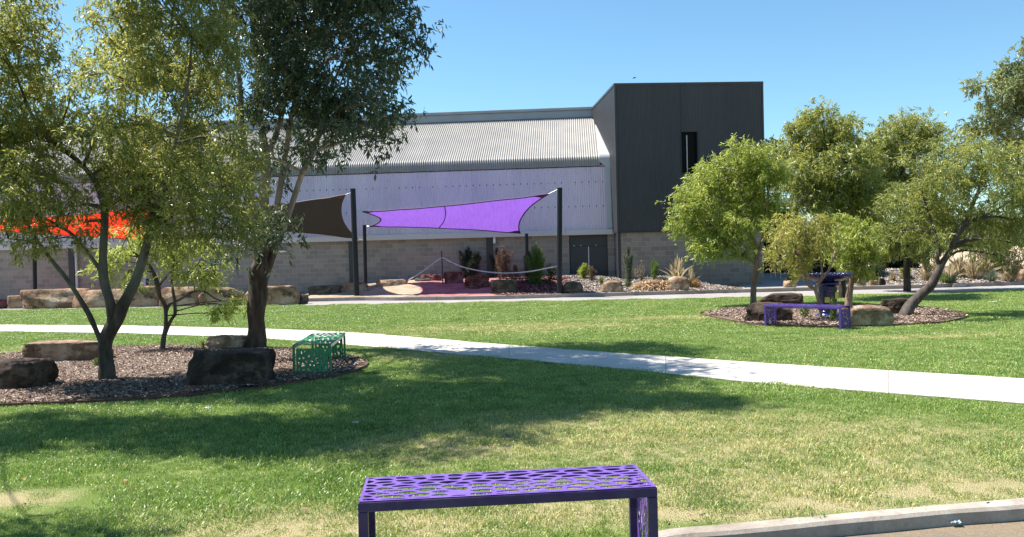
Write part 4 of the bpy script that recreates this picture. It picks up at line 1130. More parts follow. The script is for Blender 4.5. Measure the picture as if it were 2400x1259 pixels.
# T1: forked gum, front left
Y1 = 11.9
tree('eucalyptus_tree', 'forked smooth barked gum in the front left, golden green leaves', [
    [(252, 905, 42), (250, 870, 34), (246, 835, 31), (248, 805, 33), (262, 770, 32), (280, 735, 28), (303, 690, 24.3), (325, 640, 22.5), (340, 590, 18.0), (352, 540, 16.4, -.1), (368, 470, 13.1, -.3), (395, 390, 9.8, -.5), (420, 300, 7.4, -.7), (440, 200, 5.7, -.8), (450, 90, 4.1, -.8)],
    [(266, 765, 23.4), (257, 705, 21.6), (243, 650, 20.7), (243, 560, 18.0), (245, 500, 16.4), (228, 435, 13.9), (185, 380, 11.5, .1), (130, 335, 9.8, .2), (75, 270, 7.4, .3), (40, 180, 4.9, .3)],
    [(246, 820, 18.0), (228, 780, 11.7), (212, 745, 11.7), (190, 705, 10.8), (160, 660, 10.8), (125, 615, 9.0), (85, 560, 8.2, -.1), (50, 500, 6.6, -.2), (10, 440, 5.7, -.3), (-60, 360, 4.1, -.4)],
    [(243, 645, 10.8), (205, 590, 8.2), (170, 550, 7.4), (130, 525, 6.6), (90, 505, 5.7, -.2), (30, 470, 4.1, -.5)],
    [(243, 500, 9.8), (275, 420, 8.2, .3), (310, 330, 6.6, .6), (320, 200, 4.9, .8), (300, 60, 3.3, .8)]],
    [(40, 110, 110, 95), (-60, 60, 120, 120), (60, 230, 110, 90), (-60, 250, 110, 110), (20, 340, 120, 80), (90, 330, 80, 70), (50, 430, 110, 65), (-80, 420, 90, 80), (20, 500, 70, 40),
     (290, 70, 90, 75), (400, 60, 100, 80), (500, 110, 75, 75), (300, 190, 95, 75), (420, 200, 100, 80), (510, 240, 55, 80), (270, 300, 70, 65), (370, 310, 95, 70), (470, 330, 75, 65), (250, 390, 55, 50),
     (340, 420, 80, 60), (440, 430, 90, 60), (520, 440, 60, 60), (390, 505, 80, 45), (490, 520, 70, 50), (560, 520, 40, 50), (350, 540, 45, 30, None, .7),
     (340, -60, 130, 80), (470, -30, 90, 70), (60, -20, 70, 60), (130, 430, 50, 60, 0, .6), (60, 570, 40, 30, -.3, .6), (130, 560, 50, 22, -.2, .5), (20, 560, 40, 30, -.3, .6), (190, 480, 50, 30, .2, .4), (70, 500, 60, 30, 0, .8), (150, 490, 50, 35, .2, .8), (200, 520, 40, 30, 0, .7), (110, 530, 40, 20, 0, .6), (310, 370, 80, 60), (400, 390, 90, 60), (470, 400, 70, 60), (330, 470, 70, 45), (430, 560, 60, 35, None, .8), (230, 300, 60, 60), (540, 330, 45, 70), (560, 430, 45, 60), (220, 130, 50, 60, None, .9), (360, 140, 90, 70), (160, 250, 45, 55, 0, .5)],
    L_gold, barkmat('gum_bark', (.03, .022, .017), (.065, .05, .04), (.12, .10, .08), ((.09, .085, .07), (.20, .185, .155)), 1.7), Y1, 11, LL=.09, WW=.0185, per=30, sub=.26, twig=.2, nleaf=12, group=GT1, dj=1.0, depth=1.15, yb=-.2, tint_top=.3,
    extra=[(700, 1030, 6.2, .7), (560, 1000, 6, .75), (800, 1000, 6.6, .75), (280, 1000, 5.6, .6), (450, 1000, 5.8, .5), (200, 1005, 5, .6), (100, 985, 5, .5), (350, 1025, 5.6, .55), (620, 1055, 6, .5), (880, 1010, 7, .6), (920, 985, 7, .6)])
# T2: tall dark gum
Y2 = 15.6
tree('eucalyptus_tree', 'tall gum with dark trunk, pale upper limbs and dark green crown behind the forked gum', [
    [(598, 822, 50), (600, 785, 40), (602, 740, 40), (604, 690, 42), (608, 640, 46), (614, 610, 42), (600, 540, 22), (588, 470, 19), (576, 370, 17), (566, 280, 14), (560, 180, 11), (550, 60, 8), (540, -80, 6)],
    [(616, 615, 26), (618, 540, 22), (620, 450, 22), (622, 370, 22), (612, 290, 14), (607, 190, 18), (603, 80, 16), (602, -60, 12), (600, -240, 8)],
    [(622, 375, 14), (645, 320, 12), (665, 250, 10), (675, 120, 8), (680, -20, 6)],
    [(618, 610, 24), (640, 540, 16), (652, 470, 15), (664, 400, 14), (672, 340, 12), (690, 240, 10, -.4), (720, 120, 8, -.8), (740, 0, 6, -1), (760, -150, 5, -1)],
    [(628, 625, 20), (652, 570, 14), (680, 490, 14), (700, 430, 13), (722, 370, 12), (742, 320, 10, .2), (765, 240, 8, .2), (800, 150, 6, 0), (840, 60, 5, -.3)]],
    [(600, 40, 100, 90), (700, 40, 110, 95), (810, 40, 100, 90), (900, 50, 75, 75), (960, 20, 35, 40, None, .8), (660, 140, 100, 80), (770, 140, 110, 85), (870, 150, 85, 70), (950, 120, 40, 45, None, .7),
     (720, 240, 100, 60), (820, 230, 90, 60), (610, 250, 70, 90), (890, 240, 50, 35, None, .7), (780, 300, 80, 35, None, .9), (860, 300, 60, 28, None, .7), (700, 330, 80, 30, None, .8), (600, 370, 40, 60, None, .6),
     (640, 410, 50, 30, None, .5), (740, 380, 50, 25, None, .5), (930, 262, 45, 18, None, .5), (900, 320, 40, 18, None, .4), (570, 440, 50, 50, None, .6),
     (620, 545, 55, 32, -.8, .9), (660, 500, 50, 30, -.5, .6), (560, 570, 40, 30, -.6, .9), (540, 130, 60, 110),
     (640, -90, 170, 90), (820, -80, 140, 90), (760, -250, 180, 110), (620, -300, 140, 120), (900, -180, 100, 80), (700, -420, 130, 90)],
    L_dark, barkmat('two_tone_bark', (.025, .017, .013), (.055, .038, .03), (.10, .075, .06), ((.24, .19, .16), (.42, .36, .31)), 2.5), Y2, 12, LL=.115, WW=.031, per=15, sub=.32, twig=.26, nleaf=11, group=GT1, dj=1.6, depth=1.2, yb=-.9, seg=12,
    extra=[(1000, 960, 8, .9), (1100, 910, 8.5, .95), (1180, 950, 8.5, .85), (1280, 905, 9, .95), (1400, 930, 9.3, .85), (1480, 895, 9.6, .8), (1600, 935, 10, .6), (1330, 880, 9, .6), (1050, 870, 8, .7), (1530, 950, 9.8, .5), (1680, 950, 10.3, .35), (1150, 870, 8.5, .7), (1300, 950, 9, .8), (1400, 895, 9.3, .8), (1050, 990, 7.8, .6), (1230, 970, 8.5, .7)])
# T3: sapling
tree('eucalyptus_tree', 'thin twisted sapling with sparse light leaves between the two left gums', [
    [(378, 828, 12), (382, 800, 11), (388, 770, 10), (389, 740, 9), (386, 715, 9), (374, 695, 9), (370, 672, 12), (362, 645, 8), (345, 615, 6), (310, 590, 4)],
    [(386, 785, 9), (400, 752, 8), (410, 735, 8), (409, 705, 7), (404, 670, 6), (404, 630, 5), (415, 580, 4)],
    [(389, 735, 7), (398, 713, 6), (420, 703, 5), (440, 690, 5), (458, 683, 5), (480, 684, 4), (500, 697, 3), (520, 706, 3)],
    [(370, 675, 6), (385, 655, 4), (398, 640, 4), (420, 610, 3)]],
    [(300, 560, 55, 35), (270, 600, 50, 40), (300, 640, 50, 28, 0, .8), (400, 560, 60, 32), (450, 580, 55, 35), (400, 600, 55, 35), (470, 625, 40, 30), (440, 640, 45, 25), (510, 590, 30, 30, 0, .6), (490, 665, 26, 18, 0, .7),
     (545, 722, 30, 16, 0, 1.6), (520, 735, 26, 14, 0, 1.4), (560, 705, 22, 12, 0, 1.4), (350, 600, 40, 30, 0, .6), (240, 620, 30, 30, 0, .6)],
    L_lime, B_brown, 15.7, 13, LL=.10, WW=.019, per=22, sub=.2, twig=.18, nleaf=9, group=GT1, dj=.3, limbs_r=.012, seg=8)
# off-frame tree to the left, whose shadow falls into the picture
tree('eucalyptus_tree', 'gum just outside the left edge of the picture that shades the near lawn', [
    [(-700, 1200, 60), (-690, 1000, 40), (-640, 800, 32), (-560, 560, 24), (-480, 300, 14), (-420, 120, 8)]],
    [(-480, 300, 170, 90), (-420, 120, 150, 90), (-560, 200, 140, 110), (-640, 420, 130, 80), (-330, 200, 130, 110, .3), (-300, 380, 100, 70, .5),
     (-560, -100, 150, 90, -2.7), (-620, 0, 120, 80, -2.7), (-200, -180, 160, 90, .2), (40, -230, 160, 90, 0), (240, -260, 150, 80, -.1), (420, -260, 120, 70, .3), (-60, -300, 160, 80, .6)],
    L_gold, B_brown, 8.6, 14, LL=.09, WW=.02, per=24, group=GT1, dj=.5)

# right cluster
kw = dict(group=GT2, seg=8)
tree('eucalyptus_tree', 'rounded lime green gum in front of the tower block base', [
    [(1765, 716, 16), (1765, 690, 14), (1769, 650, 14), (1773, 620, 13), (1775, 590, 11), (1762, 550, 9), (1748, 500, 7), (1735, 430, 5)],
    [(1774, 625, 8), (1752, 606, 6), (1725, 588, 6), (1698, 565, 5), (1670, 540, 4)],
    [(1775, 600, 9), (1787, 560, 7), (1795, 510, 6), (1800, 450, 5)]],
    [(1755, 362, 48, 32), (1700, 395, 55, 40), (1655, 420, 48, 38), (1770, 410, 60, 42), (1625, 470, 48, 42), (1690, 465, 65, 48), (1760, 470, 60, 50), (1612, 525, 42, 36), (1670, 530, 58, 42), (1740, 530, 60, 42), (1645, 575, 42, 22), (1700, 580, 52, 24), (1750, 585, 30, 25), (1800, 400, 42, 45), (1800, 480, 40, 50), (1596, 490, 28, 26), (1780, 350, 30, 20), (1720, 350, 28, 20, None, .7)],
    L_lime, B_tan, 24, 21, LL=.125, WW=.024, per=20, sub=.27, twig=.24, nleaf=12, dj=.7, **kw)
tree('eucalyptus_tree', 'low forked tree with small olive crown right above the blue bird bath', [
    [(1925, 752, 8), (1922, 725, 8), (1917, 695, 9), (1912, 675, 8), (1925, 655, 6), (1938, 640, 5), (1948, 620, 6), (1958, 590, 5)],
    [(1915, 678, 9), (1897, 670, 8), (1888, 655, 7), (1884, 635, 5), (1875, 600, 4)],
    [(1925, 655, 6), (1926, 630, 4), (1920, 600, 4)]],
    [(1850, 535, 48, 24), (1900, 518, 38, 20), (1830, 560, 36, 24), (1872, 560, 44, 26), (1920, 548, 34, 26), (1838, 590, 38, 20), (1885, 595, 40, 24), (1815, 600, 24, 14, None, .8), (1860, 615, 36, 14, None, .7), (1870, 640, 16, 20, None, .6), (1940, 580, 22, 18, None, .7)],
    leafmat('leaf_olive_gold', (.07, .10, .025), (.24, .28, .06), (.50, .42, .10), .48, .3, .6), B_tan, 18.7, 22, LL=.105, WW=.021, per=21, sub=.21, twig=.2, nleaf=12, dj=.35, limbs_r=.015, **kw)
tree('eucalyptus_tree', 'small bushy tree on a straight reddish trunk right of the bird bath', [
    [(1986, 722, 21), (1988, 705, 17), (1992, 680, 15), (1997, 650, 13), (2000, 620, 11), (1998, 580, 8), (1995, 540, 5)]],
    [(1990, 522, 40, 26), (1962, 548, 36, 28), (2020, 545, 38, 28), (1985, 565, 44, 28), (1965, 590, 34, 24), (2030, 585, 34, 32), (2000, 600, 40, 28), (2025, 625, 28, 24), (1985, 622, 24, 16, None, .7), (2020, 650, 16, 14, None, .6)],
    L_lime, B_tan, 21.5, 23, LL=.115, WW=.022, per=22, sub=.23, twig=.2, nleaf=12, dj=.4, limbs_r=.015, **kw)
tree('eucalyptus_tree', 'wide tree on a strongly leaning trunk at the right end of the mulch bed', [
    [(2112, 748, 40), (2130, 722, 27), (2155, 693, 23), (2180, 672, 20), (2193, 648, 19), (2205, 622, 18), (2226, 590, 13), (2238, 562, 12), (2258, 525, 10), (2280, 480, 8), (2300, 420, 6), (2300, 350, 4)],
    [(2204, 625, 11), (2196, 605, 10), (2200, 588, 9), (2190, 540, 6), (2170, 480, 5), (2150, 420, 4)],
    [(2240, 560, 8), (2275, 520, 6), (2320, 500, 5), (2370, 470, 4)]],
    [(2240, 345, 60, 34), (2180, 380, 60, 42), (2290, 375, 62, 46), (2345, 370, 44, 44), (2230, 420, 70, 48), (2150, 440, 50, 40), (2310, 440, 66, 48), (2375, 440, 42, 60), (2110, 490, 48, 36), (2170, 500, 62, 42), (2250, 500, 66, 44), (2330, 510, 58, 40), (2390, 520, 40, 44), (2150, 545, 44, 24), (2240, 552, 46, 22), (2330, 560, 40, 22, None, .8), (2420, 400, 50, 60), (2090, 545, 34, 26, None, .9), (2350, 600, 26, 30, None, .4), (2385, 375, 40, 30), (2400, 460, 44, 50), (2290, 580, 40, 18, None, .7), (2190, 570, 36, 16, None, .7), (2380, 570, 36, 26)],
    L_mid, B_brown, 18.9, 24, LL=.105, WW=.019, per=21, sub=.25, twig=.22, nleaf=12, dj=1.0, **kw)
tree('eucalyptus_tree', 'tall bushy tree behind the bird bath, tallest of the middle group', [
    [(1975, 705, 20), (1972, 650, 16), (1965, 580, 14), (1955, 500, 12), (1945, 420, 9), (1935, 340, 6)],
    [(1965, 580, 10), (1990, 500, 8), (2010, 420, 6)]],
    [(1915, 275, 42, 28), (1880, 310, 46, 36), (1950, 300, 46, 36), (2000, 325, 48, 36), (1865, 355, 38, 34), (1925, 360, 60, 42), (1985, 385, 58, 42), (2030, 370, 40, 46), (1870, 415, 42, 40), (1925, 430, 62, 42), (1990, 450, 60, 42), (2035, 440, 36, 46), (1890, 470, 44, 28), (1960, 500, 56, 36), (2020, 510, 44, 40), (1845, 400, 28, 40, None, .7)],
    L_mid, B_dark, 26, 25, LL=.14, WW=.028, per=24, sub=.3, twig=.26, nleaf=12, dj=.9, **kw)
tree('eucalyptus_tree', 'loose topped tree between the tallest middle tree and the leaning tree', [
    [(2125, 690, 16), (2125, 620, 14), (2120, 520, 10), (2115, 420, 8), (2115, 320, 5)]],
    [(2100, 290, 40, 28, None, .8), (2150, 290, 38, 28, None, .8), (2070, 330, 38, 36, None, .8), (2125, 345, 50, 42), (2175, 330, 40, 40), (2080, 400, 44, 40), (2135, 420, 48, 40), (2075, 470, 42, 40), (2110, 560, 55, 36), (2060, 540, 42, 34), (2040, 480, 40, 40), (2150, 480, 50, 44), (2190, 420, 44, 44), (2040, 350, 40, 34), (2048, 405, 36, 34), (2200, 500, 44, 40), (2050, 590, 34, 24), (2160, 580, 44, 24)],
    L_mid, B_dark, 29, 26, LL=.15, WW=.028, per=22, sub=.32, twig=.28, nleaf=12, dj=.7, **kw)
tree('pine_tree', 'dark dense evergreen between the tan grasses under the right trees', [
    [(2105, 652, 14), (2105, 600, 10), (2105, 540, 6)]],
    [(2105, 560, 44, 32, 0, 1.6), (2085, 590, 34, 28, 0, 1.6), (2125, 595, 36, 28, 0, 1.6), (2105, 625, 40, 24, 0, 1.6), (2075, 560, 34, 30, 0, 1.4)],
    L_con, B_dark, 37, 27, LL=.16, WW=.05, per=16, sub=.36, twig=.3, nleaf=14, dj=.4, group=GT3, basez=.1)
tree('eucalyptus_tree', 'large distant gum rising at the right edge of the frame', [
    [(2520, 640, 16), (2470, 520, 13), (2400, 395, 9), (2372, 355, 7), (2345, 310, 6), (2325, 260, 5), (2310, 220, 4)],
    [(2470, 520, 9), (2440, 400, 8), (2410, 280, 7), (2400, 180, 5)]],
    [(2290, 205, 20, 16, None, .9), (2310, 235, 18, 16, None, .6), (2350, 195, 26, 26), (2385, 150, 28, 22), (2370, 220, 36, 32), (2345, 260, 34, 26), (2268, 288, 16, 13, None, .8), (2310, 300, 28, 22), (2400, 260, 32, 36), (2390, 320, 30, 20), (2345, 295, 30, 18), (2420, 190, 34, 40), (2420, 110, 26, 26), (2450, 300, 40, 40), (2400, 350, 26, 14, None, .7), (2320, 335, 28, 16, None, .8), (2365, 350, 30, 16)],
    L_far, B_dark, 62, 28, LL=.34, WW=.09, per=4.6, sub=.7, twig=.5, nleaf=11, dj=2, group=GT3, limbs_r=.05, basez=-.16)
tree('eucalyptus_tree', 'small distant treetop peeping out right beside the tower', [
    [(1818, 600, 10), (1818, 450, 8), (1818, 340, 5)]],
    [(1818, 328, 12, 12, 0), (1812, 350, 18, 14, 0), (1830, 360, 22, 18, 0), (1815, 400, 30, 26, 0)],
    L_con, B_dark, 60, 29, LL=.3, WW=.09, per=5, sub=.55, twig=.4, nleaf=11, dj=.5, group=GT3, basez=-.16)
# bronze shrub-tree at far right behind the grasses
tree('shrub', 'bronze leaved shrub above the tan grasses at the right edge', [
    [(2340, 662, 8), (2340, 640, 6), (2335, 600, 5)]],
    [(2330, 590, 36, 26), (2360, 610, 34, 26), (2310, 615, 30, 22), (2375, 640, 28, 20), (2350, 635, 36, 20), (2320, 570, 24, 16, None, .7)],
    leafmat('leaf_bronze', (.05, .045, .02), (.13, .11, .045), (.28, .19, .08), .3), B_dark, 34.5, 30, LL=.13, WW=.03, per=20, sub=.25, twig=.2, dj=.4, group=GT3, cat='shrub', basez=.1)

# distant tree line: reads as one mass
rng = np.random.default_rng(3); cl = []
for k in range(46):
    px = 1770 + k * 22; h = rng.uniform(24, 50) * (1.0 if px < 2200 else .85)
    p = P(px, 585 - (px - 1200) * .025 - h * .45, 150); cl.append((p, rng.uniform(1.6, 2.8), 2, h * .5 * 150 / F * 1.2, 1))
A = crown(rng, cl, 3.6, 1.0, .45, .3, 1.0, .7, 8)
o = leaves_obj('distant_trees', *A[:6], leafmat('leaf_distant', (.09, .10, .08), (.14, .15, .11), (.22, .22, .15), .2), None); tag(o, 'far line of grey green trees beyond the dry field', 'trees', kind='stuff')

# ------------------------------------------------------------------ shrubs, tussocks
def shrub(px, pb, pt, wpx, label, mat, seed, hill=True, LL=.075, WW=.012, dens=1.0, name='shrub', group='shrubs in the gravel garden', up=1.0, bark=B_dark):
    rng = np.random.default_rng(seed); rnd = random.Random(seed); b = GH(px, pb) if hill else G(px, pb, .03); s = b.y / F; H = (pb - pt) * s; Wd = wpx * s
    root = empty(name, tuple(b)); tag(root, label, 'shrub', group)
    n = max(5, int(9 * dens)); bm = bmesh.new(); Cc = []; Dd = []; Nn = []; Ll = []; Ww = []; Tt = []
    for k in range(n):
        a = rng.uniform(0, 6.28); lean = rng.random() ** .7; tip = np.array([math.cos(a) * lean * Wd * .5, math.sin(a) * lean * Wd * .4, H * (1 - .55 * lean * rng.uniform(.4, 1))]);
        if k == 0: tip = np.array([0, 0, H])
        mid_ = tip * np.array([.35, .35, .5]); sp_ = spline([(0, 0, -.05, .014), (*mid_, .01), (*tip, .004)], 3); tube(bm, [p[:3] for p in sp_], [p[3] for p in sp_], 5, caps=False)
        m = int(190 * dens * (.5 + H)); t = rng.random(m) ** .75 * .93 + .07
        ctr = (2 * (1 - t) * t)[:, None] * mid_ + (t ** 2)[:, None] * tip
        Cc.append(ctr + rng.normal(size=(m, 3)) * .13 * Wd * (1.15 - t)[:, None])
        Dd.append(unit(rng.normal(size=(m, 3)) * .7 + np.array([0, 0, up]) + unit(tip[None, :]) * .3)); Nn.append(unit(rng.normal(size=(m, 3))))
        Ll.append(LL * rng.uniform(.6, 1.3, m)); Ww.append(WW * rng.uniform(.7, 1.3, m)); Tt.append(np.clip(rng.normal(.4, .22, m) + .2 * (t - .5), 0, 1))
    obj('stem', bm, bark, root); leaves_obj('foliage', *[np.concatenate(x) for x in (Cc, Dd, Nn, Ll, Ww, Tt)], mat, root)
    return root
shrub(1016, 652, 590, 42, 'upright dark shrub left of the rope stake against the block wall', L_con, 201, dens=1.6)
shrub(1100, 652, 580, 66, 'widest dark green shrub between the rope stake and the wall column', L_con, 202, dens=2.2)
shrub(1180, 655, 578, 56, 'dark brownish shrub just right of the wall column', L_brown, 203, dens=1.3)
shrub(1166, 650, 582, 40, 'sparse dark green shrub overlapping the wall column', L_con, 223, dens=1.0)
shrub(1258, 668, 572, 56, 'tall bushy green shrub in the red mulch left of the tall right post', L_green, 204, dens=1.9)
shrub(1242, 664, 590, 60, 'dark twiggy shrub behind the tall bushy green shrub', L_con, 224, dens=1.5)
shrub(1208, 655, 622, 40, 'low brown shrub behind the dark squared rock', L_brown, 205, dens=1.1)
shrub(1290, 655, 618, 36, 'low dark shrub just left of the tall right post', L_con, 206, dens=.9)
shrub(1368, 652, 620, 42, 'yellow green spreading shrub in front of the dark door', L_lime, 207, dens=1.0, LL=.11, up=.5)
shrub(1386, 658, 626, 26, 'reddish brown twiggy shrub before the door strip', L_brown, 208, dens=.8)
shrub(1474, 672, 572, 26, 'tall narrow grey green shrub at the corner of the tower base', L_grey, 209, dens=1.1)
shrub(1533, 656, 610, 36, 'upright bright green shrub against the tower block wall', L_green, 210, dens=1.1, up=1.6)
shrub(1505, 660, 612, 40, 'bare wispy twigs between the two green shrubs', L_straw, 211, dens=.25)
shrub(1634, 676, 655, 20, 'tiny orange leaved shrub at the right foot of the tussock', leafmat('leaf_orange', (.25, .10, .03), (.45, .2, .05), (.6, .35, .1)), 212, dens=.6)
shrub(1853, 665, 645, 30, 'small dark plant growing on the tan rock behind the bird bath', L_con, 213, dens=.8)
shrub(1886, 745, 722, 36, 'low leafy green plant in the mulch left of the bird bath', L_green, 214, hill=False, dens=.5, LL=.06, group='small plants in the right bed')
shrub(1953, 757, 700, 26, 'climbing green plant in front of the bird bath pedestal', L_green, 215, hill=False, dens=.6, LL=.06, group='small plants in the right bed')
shrub(1990, 668, 628, 40, 'pale green shrub behind the straight trunk', L_grey, 216, dens=1.3, group='shrubs in the right garden')
shrub(2060, 650, 622, 60, 'low yellowish green shrub beyond the small rocks', L_grey, 217, dens=1.3, group='shrubs in the right garden')
shrub(2122, 654, 626, 46, 'leafy green shrub left of the reddish marker stake', L_mid, 218, dens=1.3, group='shrubs in the right garden')
shrub(2046, 668, 640, 30, 'small yellow green shrub between the rocks behind the kerb', L_mid, 219, dens=1.0, group='shrubs in the right garden')
shrub(2372, 662, 620, 40, 'dark bronze shrub beside the big pale orange boulder', L_brown, 220, dens=1.3, group='shrubs in the right garden')
shrub(228, 860, 842, 34, 'small patch of green weeds in the mulch left of the forked trunk', L_green, 221, hill=False, dens=.35, LL=.04, WW=.012, group='weeds in the left bed')
shrub(475, 818, 800, 20, 'small weed at the back edging of the left bed', L_green, 222, hill=False, dens=.3, LL=.04, group='weeds in the left bed')

def tussock(px, pb, pt, wpx, label, mat, seed, n=220, heads=0, hill=True, hmat=None, straw=None, stiff=1.0, group='grass tussocks'):
    rng = np.random.default_rng(seed); b = GH(px, pb) if hill else G(px, pb, .03); s = b.y / F; H = (pb - pt) * s; Wd = wpx * s
    root = empty('grass_tussock', tuple(b)); tag(root, label, 'grass', group)
    def blades(name, n, H, w, mt, sp, hd=False):
        vs = []; fs = []; tint = []
        for k in range(n):
            a = rng.uniform(0, 6.28); r = abs(rng.normal(0, .5)) * sp; hh = H * rng.uniform(.6, 1.0) * (1 - .25 * min(1, r)); bx, by = rng.normal(0, .05 * Wd, 2)
            ex, ey = math.cos(a) * r * Wd * .5, math.sin(a) * r * Wd * .5; pa = rng.uniform(0, 3.14); px_, py_ = math.cos(pa) * w, math.sin(pa) * w
            k0 = len(vs); T = (0, .35, .7, 1)
            for t in T:
                x = bx + ex * t ** 1.6 * stiff; y = by + ey * t ** 1.6; z = hh * (t - .18 * r * t ** 3) - .02 * (t == 0); ww = (1 - t * .9)
                if hd: ww = .5 if t < .65 else (2.8 if t < .9 else .4)
                vs += [(x - px_ * ww, y - py_ * ww, z), (x + px_ * ww, y + py_ * ww, z)]
            for i in range(3): fs.append((k0 + 2 * i, k0 + 2 * i + 1, k0 + 2 * i + 3, k0 + 2 * i + 2))
            tint += [float(np.clip(rng.normal(.5, .22), 0, 1))] * 8
        o = pyobj(name, vs, fs, mt, root); at_ = o.data.attributes.new('tint', 'FLOAT_VECTOR', 'POINT'); at_.data.foreach_set('vector', [v for t in tint for v in (t, t, t)])
    blades('blades', n, H * (.55 if heads else 1), .006 + .00016 * b.y, mat, 1.1)
    if heads: blades('seed_heads', heads, H * 1.05, .010 + .00022 * b.y, hmat or L_straw, 1.0, True)
    return root
tussock(1409, 664, 644, 30, 'bright green strappy tuft between the yellow shrub and the brown boulder', L_green, 301, 90)
tussock(1470, 671, 647, 38, 'bright green strappy tuft at the foot of the tall narrow shrub', L_green, 302, 110)
tussock(1588, 668, 594, 74, 'feathery pale grass with tall seed heads behind the tan boulder', leafmat('leaf_olive_grass', (.12, .12, .04), (.25, .25, .09), (.4, .36, .16)), 303, 320, heads=46)
tussock(1620, 674, 612, 46, 'olive tussock leaning out right of the tan boulder', leafmat('leaf_olive_grass_b', (.10, .10, .04), (.22, .2, .08), (.4, .33, .16)), 304, 240, heads=8)
for i, (px, pb, pt, w, m, lb, hd) in enumerate([
    (2172, 658, 596, 40, L_straw, 'tall tan grass clump left of the leaning trunk fork', 26), (2200, 656, 606, 36, L_straw, 'tan grass clump right behind the leaning trunk', 20),
    (2228, 668, 615, 56, L_grey, 'grey green fountain grass just right of the leaning trunk', 12), (2250, 648, 600, 60, L_straw, 'tan feathery grass at the top of the mulch mound', 40),
    (2280, 655, 600, 52, L_straw, 'tall tan feathery grass in the middle of the right clump', 44), (2310, 652, 605, 56, L_straw, 'tan feathery grass under the bronze shrub', 40),
    (2325, 664, 636, 44, L_grey, 'low green tussock in front of the tan grasses', 0), (2362, 664, 625, 50, L_straw, 'brown tan tussock beside the bronze shrub', 20),
    (2215, 668, 645, 34, L_green, 'low green tussock at the kerb by the leaning trunk', 0), (2092, 660, 640, 26, L_straw, 'small tan tuft left of the marker stakes', 0)]):
    tussock(px, pb, pt - 6, w * 1.15, lb, m, 310 + i, 420, heads=int(hd * 2.2), group='grasses in the right garden')
# dry straw mound
rng = np.random.default_rng(77); c = GH(1540, 684); n = 900; M_ = []
u = rng.random(n) * 6.28; r = np.sqrt(rng.random(n)); px_ = c.x + np.cos(u) * r * .95; py_ = c.y + .55 + np.sin(u) * r * .5
z = np.array([hg(a, b_) for a, b_ in zip(px_, py_)]) + (1 - r ** 2) * .42 * (.7 + .3 * rng.random(n))
o = leaves_obj('dry_grass_mound', np.stack([px_, py_, z], 1), unit(rng.normal(size=(n, 3)) * np.array([1, 1, .25]) + np.array([0, -.3, -.45])), unit(rng.normal(size=(n, 3)) + np.array([0, 0, 2])), rng.uniform(.15, .35, n), np.full(n, .035), rng.random(n), leafmat('orange_straw', (.28, .15, .08), (.50, .32, .18), (.68, .5, .32), .2, .8), None)
tag(o, 'heap of dry orange straw between the brown and the tan boulder', 'straw heap')

# ================================================================== GRASS (instanced blade patches)
def blade_patch(name, size, n, h, w, seed, mat):
    rng = np.random.default_rng(seed); vs = []; fs = []
    for k in range(n):
        x, y = rng.uniform(-size / 2, size / 2, 2); a = rng.uniform(0, 6.28); hh = h * rng.uniform(.45, 1.15); l = rng.uniform(.2, 1.0) * hh; la = rng.uniform(0, 6.28)
        dx, dy = math.cos(a) * w / 2, math.sin(a) * w / 2; lx, ly = math.cos(la) * l, math.sin(la) * l; k0 = len(vs)
        vs += [(x - dx, y - dy, -.004), (x + dx, y + dy, -.004), (x + lx * .4 + dx * .8, y + ly * .4 + dy * .8, hh * .6), (x + lx * .4 - dx * .8, y + ly * .4 - dy * .8, hh * .6), (x + lx, y + ly, hh * .88)]
        fs += [(k0, k0 + 1, k0 + 2, k0 + 3), (k0 + 3, k0 + 2, k0 + 4)]
    me = bpy.data.meshes.new(name); me.from_pydata(vs, [], fs); me.materials.append(mat); o = bpy.data.objects.new(name, me); return o
def scatter(name, pts, srcs, mat, label):
    """pts: list of (x,y,z,rot,scale)"""
    col = bpy.data.collections.new(name + '_sources')
    for s_ in srcs: col.objects.link(s_)
    me = bpy.data.meshes.new(name); me.from_pydata([p[:3] for p in pts], [], [])
    a = me.attributes.new('rot', 'FLOAT_VECTOR', 'POINT'); a.data.foreach_set('vector', [v for p in pts for v in (0, 0, p[3])])
    a = me.attributes.new('scl', 'FLOAT', 'POINT'); a.data.foreach_set('value', [p[4] for p in pts])
    o = link(name, me, mat)
    ng = bpy.data.node_groups.new(name, 'GeometryNodeTree'); ng.interface.new_socket('Geometry', in_out='INPUT', socket_type='NodeSocketGeometry'); ng.interface.new_socket('Geometry', in_out='OUTPUT', socket_type='NodeSocketGeometry')
    N = ng.nodes; gi = N.new('NodeGroupInput'); go = N.new('NodeGroupOutput'); ip = N.new('GeometryNodeInstanceOnPoints'); ci = N.new('GeometryNodeCollectionInfo')
    ci.inputs['Collection'].default_value = col; ci.inputs['Separate Children'].default_value = True; ci.inputs['Reset Children'].default_value = True
    r = N.new('GeometryNodeInputNamedAttribute'); r.data_type = 'FLOAT_VECTOR'; r.inputs[0].default_value = 'rot'
    s_ = N.new('GeometryNodeInputNamedAttribute'); s_.data_type = 'FLOAT'; s_.inputs[0].default_value = 'scl'
    ip.inputs['Pick Instance'].default_value = True
    L = ng.links.new; L(gi.outputs[0], ip.inputs['Points']); L(ci.outputs[0], ip.inputs['Instance']); L(r.outputs[0], ip.inputs['Rotation']); L(s_.outputs[0], ip.inputs['Scale']); L(ip.outputs[0], go.inputs[0])
    md = o.modifiers.new('scatter', 'NODES'); md.node_group = ng
    return tag(o, label[0], label[1], kind='stuff')
pathpoly = [(p.x, p.y) for p in PUw] + [(p.x, p.y) for p in PDw[::-1]]
def shrunk(poly, k):
    cx = sum(p[0] for p in poly) / len(poly); cy = sum(p[1] for p in poly) / len(poly); return [(cx + (x - cx) * k, cy + (y - cy) * k) for x, y in poly]
